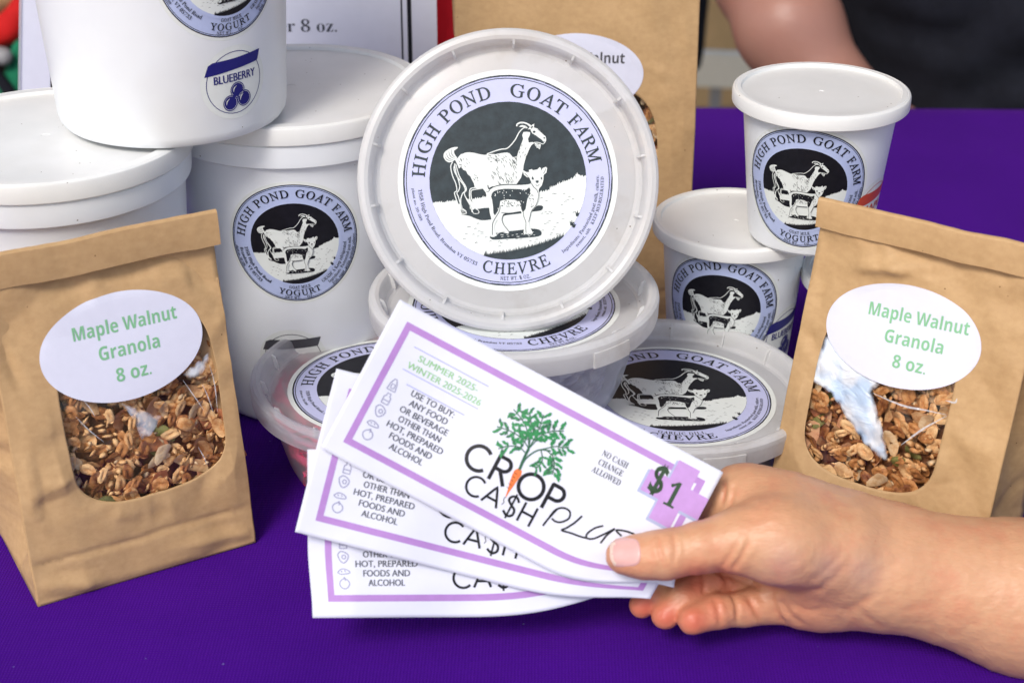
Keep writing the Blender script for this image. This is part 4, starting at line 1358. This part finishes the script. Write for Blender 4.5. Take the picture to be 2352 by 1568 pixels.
O1 = ((1100 + 305 / 1.12) * .5742, (1150 + 690 / 1.12) * .5742)
coupon("topmost coupon of the fan, showing the carrot and the $1 mark", (O1[0], O1[1], 0, 0), 28.1, base_dep(0), CA, curl1)
def curl2(X, Y, u, v):
    y0 = 1330
    Y += 92 * sstep(1120, 1500, X) * sstep(1290, 1120, Y)
    if X > 1150 and Y > y0:
        k = sstep(1150, 1500, X); s_ = Y - y0
        return X, y0 + s_ * (1 - .55 * k), min(2.5, s_ * .03) * k
    return X, Y, 0.0
coupon("middle coupon of the fan, between the carrot coupon and the lowest one", (724.3, 1194.5, 0, 0), 14.3, base_dep(3.2), CA, curl2)
def curl3(X, Y, u, v):
    k = sstep(1020, 1560, X)
    g_ = sstep(1120, 1330, Y)
    Yn = Y - 88 * k * k * g_ + 95 * sstep(1000, 1480, X) * (1 - g_)
    X = X + 10 * sstep(1250, 1420, Y) * sstep(900, 700, X) 
    return X, Yn, 3.0 * k
coupon("bottommost coupon of the fan, with curled lower edge over the purple cloth", (746.6, 1381, 0, 0), -0.3, base_dep(6.4), CA, curl3)

# ------------------------------------------------------------------ painted reflections laid over the bag window film
def proj(P):
    q_ = np.asarray(P, float) - C0; d = q_ @ FW
    return 1176 + FPX * (q_ @ RT) / d, 784 - FPX * (q_ @ UP) / d
def bag_world(t, p):
    a = t.rotation_euler.z; l = np.array(t.location) / MM
    return np.array([l[0] + p[0] * math.cos(a) - p[1] * math.sin(a), l[1] + p[0] * math.sin(a) + p[1] * math.cos(a), l[2] + p[2]])
def on_face(t, F, x, y):
    u, s_ = 0.0, 70.0
    for _ in range(9):
        f0 = np.array(proj(bag_world(t, F(u, s_)))); 
        J = np.array([(np.array(proj(bag_world(t, F(u + 1, s_)))) - f0), (np.array(proj(bag_world(t, F(u, s_ + 1)))) - f0)]).T
        d = np.linalg.solve(J, np.array([x, y]) - f0); u += d[0]; s_ += d[1]
    return u, s_
def reflection_patch(t, F, name, outline, lift, mat, amp=.8, seed=1, fade=1.5):
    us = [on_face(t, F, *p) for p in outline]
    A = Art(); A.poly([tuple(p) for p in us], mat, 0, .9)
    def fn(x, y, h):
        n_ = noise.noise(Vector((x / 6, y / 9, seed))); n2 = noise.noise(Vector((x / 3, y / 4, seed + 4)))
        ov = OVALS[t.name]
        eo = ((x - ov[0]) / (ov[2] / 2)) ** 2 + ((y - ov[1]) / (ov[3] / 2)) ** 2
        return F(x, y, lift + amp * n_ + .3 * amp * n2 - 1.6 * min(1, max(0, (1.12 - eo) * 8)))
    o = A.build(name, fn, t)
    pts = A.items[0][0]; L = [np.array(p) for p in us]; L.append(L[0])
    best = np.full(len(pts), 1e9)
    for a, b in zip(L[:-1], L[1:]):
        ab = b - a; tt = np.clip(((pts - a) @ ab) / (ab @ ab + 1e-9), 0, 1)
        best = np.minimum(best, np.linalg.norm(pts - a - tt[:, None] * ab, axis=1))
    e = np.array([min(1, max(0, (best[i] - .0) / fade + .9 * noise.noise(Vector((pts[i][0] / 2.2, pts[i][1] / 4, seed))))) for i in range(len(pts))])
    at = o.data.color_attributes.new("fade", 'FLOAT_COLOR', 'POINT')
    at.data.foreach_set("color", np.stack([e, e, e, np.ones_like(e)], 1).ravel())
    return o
zb = lambda x, y: (1693.9 + .4761 * x, 459.4 + .4761 * y)
reflection_patch(bagR, FRf, "film_reflection", smooth_pts([zb(*p) for p in [(470,600),(430,640),(395,740),(352,862),(400,895),(455,940),(520,1040),(590,1140),(650,1208),(718,1256),(722,1200),(700,1100),(672,1000),(655,930),(690,890),(740,870),(640,820),(540,730)]], 3), .25, M['film_reflection'], .9, 3)
for pl in ([(655,930),(800,990),(900,1010),(1010,1035)], [(790,1180),(900,1100),(1010,1040)], [(1005,965),(1050,975),(1060,955)]):  # painted reflection streaks on the right bag's film
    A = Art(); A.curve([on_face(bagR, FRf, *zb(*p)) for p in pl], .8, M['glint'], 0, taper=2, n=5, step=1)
    A.build("film_glint", lambda x, y, h: FRf(x, y, .3 + .3 * noise.noise(Vector((x, y, 1)))), bagR)
zc_ = lambda x, y: ((100 + x / 1.6505) * .5742, (1100 + y / 1.6505) * .5742)
reflection_patch(bagL, FLf, "film_reflection", [zc_(*p) for p in [(620,838),(700,862),(780,895),(860,920),(905,925),(880,985),(830,1060),(770,1085),(745,1030),(720,960),(670,890)]], .2, M['film_reflection_faint'], .6, 9)
reflection_patch(bagL, FLf, "film_reflection", [zc_(*p) for p in [(1040,660),(1090,610),(1150,560),(1215,500),(1215,560),(1190,620),(1150,670),(1090,685)]], .2, M['film_reflection_faint'], .6, 12)
for pl in ([(1040,690),(1110,790),(1180,890)], [(1170,720),(1210,810),(1240,905)], [(385,825),(430,880),(462,935)], [(330,930),(420,1020),(520,1100)], [(1215,590),(1250,720),(1270,900)], [(1140,1130),(1180,1200),(1200,1250)]):  # thin ribbons painted as glints on the left bag's film
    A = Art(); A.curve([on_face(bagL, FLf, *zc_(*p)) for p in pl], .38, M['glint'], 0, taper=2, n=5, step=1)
    A.build("film_glint", lambda x, y, h: FLf(x, y, .3 + .3 * noise.noise(Vector((x, y, 1)))), bagL)

# ------------------------------------------------------------------ bodies: one smooth surface from blended round cones
def rcone(P, a, b, r1, r2):
    a = np.array(a, float); b = np.array(b, float)
    ba = b - a; l2 = ba @ ba; rr = r1 - r2
    a2 = l2 - rr * rr; il2 = 1.0 / l2
    pa = P - a
    y = pa @ ba; z = y - l2
    x2 = ((pa * l2 - y[..., None] * ba) ** 2).sum(-1)
    y2 = y * y * l2; z2 = z * z * l2
    k = np.sign(rr) * rr * rr * x2
    d = (np.sqrt(np.maximum(x2 * a2 * il2, 0)) + y * rr) * il2 - r1
    m1 = np.sign(z) * a2 * z2 > k
    m2 = np.sign(y) * a2 * y2 < k
    d = np.where(m2, np.sqrt((x2 + y2)) * il2 - r1, d)
    d = np.where(m1, np.sqrt((x2 + z2)) * il2 - r2, d)
    return d
def smin(a, b, k):
    h = np.clip(.5 + .5 * (b - a) / k, 0, 1)
    return b * (1 - h) + a * h - k * h * (1 - h)
def surface_nets(D, org, vox):
    ins = D < 0
    nx, ny, nz = D.shape
    cs = ins[:-1, :-1, :-1].astype(int)
    acc = np.zeros((nx - 1, ny - 1, nz - 1, 3)); cnt = np.zeros((nx - 1, ny - 1, nz - 1))
    corners = [(i, j, k) for i in (0, 1) for j in (0, 1) for k in (0, 1)]
    sl = lambda c: D[c[0]:nx - 1 + c[0], c[1]:ny - 1 + c[1], c[2]:nz - 1 + c[2]]
    for a in corners:
        for ax in range(3):
            if a[ax] == 1: continue
            b = list(a); b[ax] = 1
            da, db = sl(a), sl(b)
            m_ = (da < 0) != (db < 0)
            t = np.where(m_, da / np.where(m_, da - db, 1), 0)
            for c in range(3):
                acc[..., c] += np.where(m_, a[c] + (t if c == ax else 0), 0)
            cnt += m_
    act = cnt > 0
    ids = -np.ones(act.shape, int); ids[act] = np.arange(act.sum())
    pos = np.argwhere(act) + acc[act] / cnt[act][:, None]
    V = org + pos * vox
    Fs = []
    for ax in range(3):
        o = [slice(None)] * 3; o2 = [slice(None)] * 3
        o[ax] = slice(0, -1); o2[ax] = slice(1, None)
        A_, B_ = ins[tuple(o)], ins[tuple(o2)]
        ch = A_ != B_
        u, v = [(1, 2), (2, 0), (0, 1)][ax]
        e = np.argwhere(ch)
        e = e[(e[:, u] > 0) & (e[:, v] > 0) & (e[:, u] < D.shape[u] - 1) & (e[:, v] < D.shape[v] - 1)]
        flip = A_[e[:, 0], e[:, 1], e[:, 2]]
        q_ = []
        for du, dv in ((-1, -1), (0, -1), (0, 0), (-1, 0)):
            c = e.copy(); c[:, u] += du; c[:, v] += dv
            q_.append(ids[c[:, 0], c[:, 1], c[:, 2]])
        q_ = np.stack(q_, 1)
        q_[~flip] = q_[~flip][:, ::-1]
        Fs.append(q_)
    return V, np.concatenate(Fs)
def cf(X, Y, d): return np.array([(X - 1176) / FPX * d, -(Y - 784) / FPX * d, -d])   # camera-frame mm
PXM = 585 / FPX
def field(P, groups):
    """groups: list of (blend, [cones]) each cone ((X,Y,d,rpx),(X,Y,d,rpx)); groups are joined in order"""
    out = None
    for kb, kin, cones in groups:
        g_ = None
        for c0_, c1_ in cones:
            d = rcone(P, cf(*c0_[:3]), cf(*c1_[:3]), c0_[3] * PXM, c1_[3] * PXM)
            g_ = d if g_ is None else smin(g_, d, kin)
        out = g_ if out is None else smin(out, g_, kb)
    return out
def chain(*pts): return [(a, b) for a, b in zip(pts[:-1], pts[1:])]
HAND = [
    # forearm, wrist and the mass of the hand
    (0, 9, chain((3450, 1560, 600, 232), (2760, 1455, 597, 200), (2352, 1371, 594, 171), (2022, 1295, 592, 136), (1905, 1264, 592, 127))
         + chain((1905, 1248, 590, 128), (1800, 1205, 590, 112), (1715, 1152, 592, 84))
         + chain((1990, 1330, 598, 103), (1880, 1350, 600, 88), (1775, 1368, 602, 62))
         + chain((1700, 1158, 597, 78), (1610, 1175, 602, 58))),
    # thenar mound
    (8, 5, chain((1920, 1255, 578, 92), (1800, 1243, 573, 96), (1700, 1240, 571, 66))),
    # thumb
    (5.5, 3, chain((1760, 1238, 571, 80), (1683, 1243, 570, 61), (1612, 1256, 569.5, 56), (1530, 1272, 570, 54), (1480, 1277, 571.5, 49), (1434, 1276, 573, 42.5))),
    # little finger
    (1.4, 2.2, chain((1775, 1376, 602, 58), (1712, 1397, 597, 41), (1645, 1403, 592, 40), (1591, 1422, 588, 36))),
    # ring finger
    (.7, 2.2, chain((1760, 1330, 606, 46), (1690, 1330, 604, 38), (1628, 1334, 600, 37), (1568, 1372, 595, 36), (1528, 1412, 594, 34))),
    # middle finger
    (.6, 2.2, chain((1740, 1270, 610, 44), (1640, 1290, 611, 38), (1545, 1320, 604, 36), (1500, 1365, 599, 32), (1474, 1390, 600, 31))),
    # index finger
    (2.0, 2.2, chain((1690, 1165, 600, 60), (1600, 1185, 606, 44), (1500, 1235, 606, 38), (1440, 1290, 600, 34))),
]
GRO = [ # creases: (polyline in frame px, depth mm, width px, front only)
    ([(1513, 1222), (1515, 1250), (1518, 1275), (1530, 1305)], .38, 4.5), ([(1543, 1218), (1549, 1245), (1551, 1270), (1545, 1300)], .42, 4.5),
    ([(1575, 1215), (1590, 1240)], .15, 4),
    ([(1722, 1238), (1712, 1262), (1695, 1290), (1680, 1308)], .5, 6), ([(1697, 1242), (1684, 1265), (1668, 1290), (1655, 1304)], .35, 6), ([(1640, 1306), (1680, 1325), (1767, 1352), (1866, 1357), (1900, 1345)], .55, 7),
    ([(1960, 1280), (1925, 1318), (1880, 1350)], .2, 9), ([(1930, 1270), (1905, 1300), (1862, 1335)], .18, 8), ([(2010, 1365), (1960, 1395), (1930, 1400)], .3, 9), ([(1975, 1400), (2000, 1425), (2035, 1445)], .3, 8),
    ([(1640, 1372), (1650, 1400), (1655, 1436)], .5, 5), ([(1678, 1358), (1692, 1390), (1694, 1425)], .6, 5), ([(1612, 1312), (1617, 1340), (1615, 1368)], .55, 5), ([(1655, 1310), (1668, 1335), (1676, 1350)], .4, 5),
    ([(1718, 1368), (1732, 1395), (1752, 1430)], .8, 6), ([(1768, 1356), (1783, 1405), (1806, 1437)], .55, 7), ([(1790, 1370), (1815, 1410), (1850, 1436)], .35, 6), ([(1820, 1385), (1850, 1400), (1890, 1400)], .3, 7),
    ([(1664, 1100), (1664, 1130), (1656, 1162)], .7, 6), ([(1684, 1110), (1682, 1140), (1670, 1168)], .4, 6),
]
def body_mesh(name, parent, groups, lo, hi, vox, mat, gro, tint, seed=1):
    ax = [np.arange(lo[i], hi[i], vox) for i in range(3)]
    P = np.stack(np.meshgrid(*ax, indexing='ij'), -1)
    D = np.empty(P.shape[:3])
    for i in range(0, P.shape[0], 24): D[i:i + 24] = field(P[i:i + 24], groups)
    V, Fq = surface_nets(D, np.array(lo, float), vox)
    # relax
    e = np.concatenate([Fq[:, [0, 1]], Fq[:, [1, 2]], Fq[:, [2, 3]], Fq[:, [3, 0]]])
    for _ in range(3):
        acc = np.zeros_like(V); cn = np.zeros(len(V))
        np.add.at(acc, e[:, 0], V[e[:, 1]]); np.add.at(acc, e[:, 1], V[e[:, 0]])
        np.add.at(cn, e[:, 0], 1); np.add.at(cn, e[:, 1], 1)
        V = V * .4 + .6 * acc / cn[:, None]
    eps = .3
    nr = np.stack([field(V + np.eye(3)[i] * eps, groups) - field(V - np.eye(3)[i] * eps, groups) for i in range(3)], -1)
    nr /= np.linalg.norm(nr, axis=1)[:, None] + 1e-9
    d = -V[:, 2]; X = 1176 + V[:, 0] / d * FPX; Y = 784 - V[:, 1] / d * FPX
    off = np.zeros(len(V))
    off += np.array([.22 * noise.noise(Vector((X[i] / 26, Y[i] / 20, 1))) + .10 * noise.noise(Vector((X[i] / 9, Y[i] / 15, 5))) for i in range(len(V))])
    front = np.clip(nr[:, 2] * 2, 0, 1)
    for pl, dp, wd in gro:
        pl = [np.array(p, float) for p in smooth_pts(pl, 4)]
        best = np.full(len(V), 1e9); tt = np.zeros(len(V)); L = len(pl) - 1
        for i, (a, b) in enumerate(zip(pl[:-1], pl[1:])):
            ab = b - a; t = np.clip(((X - a[0]) * ab[0] + (Y - a[1]) * ab[1]) / (ab @ ab), 0, 1)
            dd = np.hypot(X - a[0] - t * ab[0], Y - a[1] - t * ab[1])
            m_ = dd < best; best = np.where(m_, dd, best); tt = np.where(m_, (i + t) / L, tt)
        fade = np.clip(np.minimum(tt, 1 - tt) * 5 + .15, 0, 1)
        off -= dp * 1.3 * fade * (np.exp(-(best / wd) ** 2) - .35 * np.exp(-((best - wd * 2.2) / (wd * 1.4)) ** 2)) * front
    V = V + nr * off[:, None]
    tc = np.zeros((len(V), 4)); tc[:, 3] = 1
    for (cx, cy, rad, amt, ch) in tint:
        tc[:, ch] = np.maximum(tc[:, ch], amt * np.exp(-(((X - cx) ** 2 + (Y - cy) ** 2) / rad ** 2)))
    tc[:, 0] = np.maximum(tc[:, 0], np.clip(-off, 0, 1) * .5)
    o = obj(name, cam2world(V), Fq.tolist(), mat, parent)
    at = o.data.color_attributes.new("tint", 'FLOAT_COLOR', 'POINT')
    at.data.foreach_set("color", tc.ravel())
    return o
hd = thing("person", "bare hand and forearm reaching in from the right, holding three fanned coupons", "person", (0, 0, 0))
lo = cf(1370, 1600, 560); hi = cf(2700, 1040, 560)
body_mesh("arm_and_hand", hd, HAND, (33 - 4, -160, -650), (430, -28, -545), 1.0 if False else .95, M['skin'], GRO,
          [(1593, 1424, 48, .95, 0), (1530, 1415, 45, 1.0, 0), (1478, 1392, 45, 1.0, 0), (1640, 1400, 50, .65, 0), (1600, 1335, 50, .85, 0), (1660, 1330, 50, .7, 0), (1720, 1385, 50, .4, 0), (1432, 1275, 60, .35, 0), (1800, 1400, 70, .25, 0),
           (1480, 1275, 30, .2, 0), (1850, 1400, 80, .3, 0), (1800, 1290, 50, .28, 1), (1900, 1300, 40, .3, 1), (1985, 1310, 45, .3, 1), (1750, 1180, 60, .18, 0)])
# thumbnail, laid on the thumb's surface by marching along the view ray
def nail():
    nu, nv = 28, 24
    V, idx, Fc = [], [], []
    ang = R(3)
    G = []
    for j in range(nv + 1):
        for i in range(nu + 1):
            a, b = -1 + 2 * i / nu, -1 + 2 * j / nv
            # square -> rounded outline
            k = (max(abs(a), abs(b)) / ((abs(a) ** 3.2 + abs(b) ** 3.2) ** (1 / 3.2))) if (a or b) else 1
            x, y = a * k * 36, b * k * 34
            X = 1436 + x * math.cos(ang) + y * math.sin(ang); Y = 1268 + x * math.sin(ang) * -1 + y * math.cos(ang)
            G.append((X, Y, max(abs(a), abs(b))))
    G = np.array(G)
    d = np.full(len(G), 555.0)
    for _ in range(60):
        P = np.stack([(G[:, 0] - 1176) / FPX * d, -(G[:, 1] - 784) / FPX * d, -d], -1)
        d += field(P, HAND) * .9
    d -= np.where(G[:, 2] > .97, -.25, .28) 
    P = np.stack([(G[:, 0] - 1176) / FPX * d, -(G[:, 1] - 784) / FPX * d, -d], -1)
    for j in range(nv):
        for i in range(nu):
            a = j * (nu + 1) + i
            Fc.append((a, a + nu + 1, a + nu + 2, a + 1)); idx.append(1 if i < 2 + 2 * (abs(j - nv / 2) / nv * 2) ** 2 else 0)
    return obj("thumb_nail", cam2world(P), Fc, [M['nail'], M['nail_edge']], hd, idx)
nail()

# ------------------------------------------------------------------ price card behind the tubs
sg = thing("price_card", "white price card with double black border line, upright behind the middle tub", "sign", (0, 815, 0), (R(-4), 0, 0))
def card(x0p, x1p, name, mat, y=0, th=.4):
    a = aty(x0p, 120, 815)[0]; b = aty(x1p, 120, 815)[0]
    V, Fc = [], []
    box_geo(V, Fc, ((a + b) / 2, y, 110), (b - a, th, 218))
    obj(name, V, Fc, mat, sg, smooth=False)
    return a, b
a_, b_ = card(210, 1003, "card_sheet", M['paper'])
A = Art()
def cardpt(X, Y):
    p = aty(X, Y, 808); return p[0], p[2]
xe = cardpt(918, 60)[0]; A.add([(xe - .45, 5), (xe + .45, 5), (xe + .45, 215), (xe - .45, 215)], [(0, 1, 2, 3)], M['ink'], 0)
xe = cardpt(936, 60)[0]; A.add([(xe - 1.1, 5), (xe + 1.1, 5), (xe + 1.1, 215), (xe - 1.1, 215)], [(0, 1, 2, 3)], M['ink'], 0)
tx_, tz_ = cardpt(705, 80)
A.text("per 8 oz.", 'serif', 6.0, tx_ - 4.0, tz_ - 3.0, M['coupon_txt'], 0, width=35)
A.build("printing", lambda x, y, h: (x, -.2 - h, y), sg)
s2 = thing("paper_card", "narrow blank white card in a clear sleeve at the far left, behind the tubs", "sign", (0, 790, 0), (R(-4), 0, 0))
def prism(name, px, th, mat, parent, Yw=790):
    q_ = [aty(x, y, Yw) for x, y in px]
    V = [(p[0], -th / 2, p[2]) for p in q_] + [(p[0], th / 2, p[2]) for p in q_]
    n_ = len(q_)
    Fc = [tuple(range(n_)), tuple(range(n_, 2 * n_))[::-1]] + [(i, (i + 1) % n_ + 0, (i + 1) % n_ + n_, i + n_)[::-1] for i in range(n_)]
    return obj(name, V, Fc, mat, parent, smooth=False)
s2.rotation_euler = (0, 0, 0)
prism("card_sheet", [(52, -160), (42, 420), (116, 420), (115, -160)], .5, M['paper'], s2)
prism("clear_sleeve", [(47, -170), (40, 425), (45, 425), (53, -170)], 2.2, M['acrylic'], s2)

# ------------------------------------------------------------------ behind the table
def blob(name, parent, cones, vox, mat, kb=20, pad=12, tint=((0, 0, 1, 0, 0),)):
    pts = np.array([c[:3] for q_ in cones for c in q_]); rr = max(c[3] for q_ in cones for c in q_)
    lo, hi = pts.min(0) - rr - pad, pts.max(0) + rr + pad
    ax = [np.arange(lo[i], hi[i], vox) for i in range(3)]
    P = np.stack(np.meshgrid(*ax, indexing='ij'), -1)
    D = None
    for a, b in cones:
        d = rcone(P, a[:3], b[:3], a[3], b[3])
        D = d if D is None else smin(D, d, kb)
    V, Fq = surface_nets(D, lo, vox)
    V = np.array([v + np.array(noise.noise_vector(Vector(v) / 60)) * (2.2 if mat is not M['skin2'] else .8) + (np.array([0, 7.0 * (1 - abs(noise.noise(Vector((v[0] / 90 + v[2] / 160, v[2] / 45, 2)))) * 3), 0]) if mat is M['black_cloth'] else 0) for v in V])
    o = obj(name, V, Fq.tolist(), mat, parent)
    at = o.data.color_attributes.new("tint", 'FLOAT_COLOR', 'POINT')
    return o
vd = thing("person", "person in a black shirt with bare arm, standing behind the far table edge", "person", (0, 0, 0))
Yp = 1235
def w_(X, Y, D_): return tuple(atd(X, Y, D_))
# torso and black shirt, sleeve, bare arm
sh_l = (300, 1290, 400)
cx = 430
blob("shirt", vd, [((cx - 40, 1300, -330, 150), (cx - 50, 1290, 60, 138)), ((cx + 70, 1300, -330, 150), (cx + 80, 1290, 60, 140)), ((cx - 50, 1290, 60, 138), (cx - 70, 1290, 360, 130)), ((cx + 80, 1290, 60, 140), (cx + 100, 1290, 360, 130)), ((cx - 120, 1280, 400, 70), (cx + 150, 1280, 400, 70)), ((cx - 130, 1280, 395, 72), (cx - 195, 1255, 250, 62)), ((cx + 160, 1280, 395, 72), (cx + 225, 1270, 230, 62))], 9.0, M['black_cloth'], 30)
e0 = (cx - 195, 1255, 250); e1 = w_(1762, -60, 1245); e2 = w_(1812, 60, 1215); e3 = w_(1905, 225, 1215); e4 = (cx - 60, 1180, -120)
blob("arm", vd, [((*e0, 50), (*e1, 41)), ((*e1, 39), (*e2, 38)), ((*e2, 38), (*e3, 31)), ((*e3, 33), (*e4, 26))], 6.0, M['skin2'], 14)
blob("head", vd, [((cx + 10, 1270, 560, 78), (cx + 10, 1262, 625, 84)), ((cx + 10, 1285, 400, 55), (cx + 10, 1285, 540, 52))], 10.0, M['skin2'], 30)
blob("trousers", vd, [((cx - 40, 1300, -330, 150), (cx + 70, 1300, -330, 150)), ((cx - 70, 1300, -400, 100), (cx - 150, 1240, -690, 60)), ((cx + 90, 1300, -400, 100), (cx + 110, 1290, -690, 60))], 12.0, M['dark_cloth'], 30)
# seat with dark bag behind the arm
ch = thing("dark_bag", "dark brown soft bag on the ground behind the arm, left of it", "bag", (0, 0, 0))
p = w_(1760, 235, 2300)
blob("bag_body", ch, [((p[0], p[1], p[2] - 240, 75), (p[0] + 90, p[1], p[2] + 10, 55)), ((p[0] + 10, p[1], p[2] - 60, 60), (p[0] + 170, p[1], p[2] + 30, 60))], 12, M['dark_cloth'], 30)
c5 = thing("hanging_cloth", "narrow black cloth hanging behind, beside the tall brown bag's right edge", "cloth", (0, 0, 0))
p0_, p1_ = w_(1606, 150, 2000), w_(1612, -60, 2000)
blob("cloth_roll", c5, [((p0_[0] - 6, p0_[1], p0_[2], 9), (p1_[0] - 2, p1_[1], p1_[2], 15)), ((p1_[0] - 2, p1_[1], p1_[2], 15), (p1_[0], p1_[1], 1500, 14))], 5, M['black_cloth'], 20)
cb_ = thing("cardboard_box", "tan cardboard box on the ground behind the table, between dark roll and arm", "box", (0, 0, 0))
p = w_(1672, 55, 3300)
V, Fc = [], []; box_geo(V, Fc, (p[0], p[1] + 150, (p[2] - 742) / 2 + 40), (220, 300, 742 + p[2] + 200), R(6)); obj("box_body", V, Fc, M['tan'], cb_, smooth=False)
V, Fc = [], []; box_geo(V, Fc, (p[0] - 40, p[1] + 2, p[2] - 62), (14, 60, 3), R(6)); obj("tape_strip", V, Fc, M['white_box'], cb_, smooth=False)
wb = thing("white_board", "bright white board lying low behind the table, beside the tan box", "board", (0, 0, 0))
p = w_(1650, 155, 2900)
V, Fc = [], []; box_geo(V, Fc, (p[0], p[1], p[2] - 3), (150, 20, 62), R(-10)); box_geo(V, Fc, (p[0], p[1] + 16, (p[2] - 742) / 2), (20, 8, p[2] + 742), 0)
obj("board_panel", V[:8], Fc[:6], M['white_box'], wb, smooth=False); obj("support", V[8:], [tuple(i - 8 for i in f) for f in Fc[6:]], M['metal'], wb, smooth=False)
# red hanging cloth between the card and the tall bag
rc = thing("red_cloth", "dark red cloth hanging behind, between the price card and the tall bag", "cloth", (0, 0, 0))
p = w_(1022, 60, 1500)
V, Fc = [], []
for j in range(13):
    for i in range(25):
        x = p[0] - 110 + 200 * i / 24
        V.append((x, p[1] + 9 * math.sin(x / 11.0), p[2] + 260 - (p[2] + 260 + 700) * j / 12))
for j in range(12):
    for i in range(24): a = j * 25 + i; Fc.append((a, a + 1, a + 26, a + 25))
o = obj("cloth_sheet", V, Fc, M['red_cloth'], rc); md = o.modifiers.new("t", 'SOLIDIFY'); md.thickness = .002
V, Fc = [], []; box_geo(V, Fc, (p[0] - 10, p[1] - 2, p[2] + 262), (240, 12, 12)); obj("hanging_rod", V, Fc, M['metal'], rc, smooth=False)
# far left: red and green jacketed figure's bag
bp = thing("backpack", "green backpack with black straps and a red top flap at the far left", "backpack", (0, 0, 0))
p = w_(10, 110, 1540)
blob("pack_body", bp, [((p[0] - 40, p[1] + 60, p[2] - 160, 95), (p[0] - 40, p[1] + 60, p[2] + 10, 90))], 8, M['dark_cloth'], 20)
def cc(x, y, d, r): return (*w_(x, y, d), r)
blob("top_flap", bp, [(cc(-60, 110, 1480, 13), cc(20, 65, 1475, 12)), (cc(20, 65, 1475, 12), cc(80, -20, 1475, 12))], 4, M['bright_red'], 8)
blob("rolled_mat", bp, [(cc(-40, -20, 1500, 28), cc(30, -30, 1500, 20))], 4, M['tan'], 8)
blob("side_pocket", bp, [(cc(60, 120, 1470, 13), cc(45, 205, 1470, 16)), (cc(20, 235, 1470, 15), cc(-10, 250, 1470, 15))], 4, M['green_cloth'], 8)
blob("strap", bp, [(cc(-30, 150, 1450, 6), cc(70, 275, 1450, 6))], 3, M['black_cloth'], 4)
blob("buckle", bp, [(cc(-5, 128, 1448, 8), cc(8, 130, 1448, 8))], 2, M['metal'], 4)
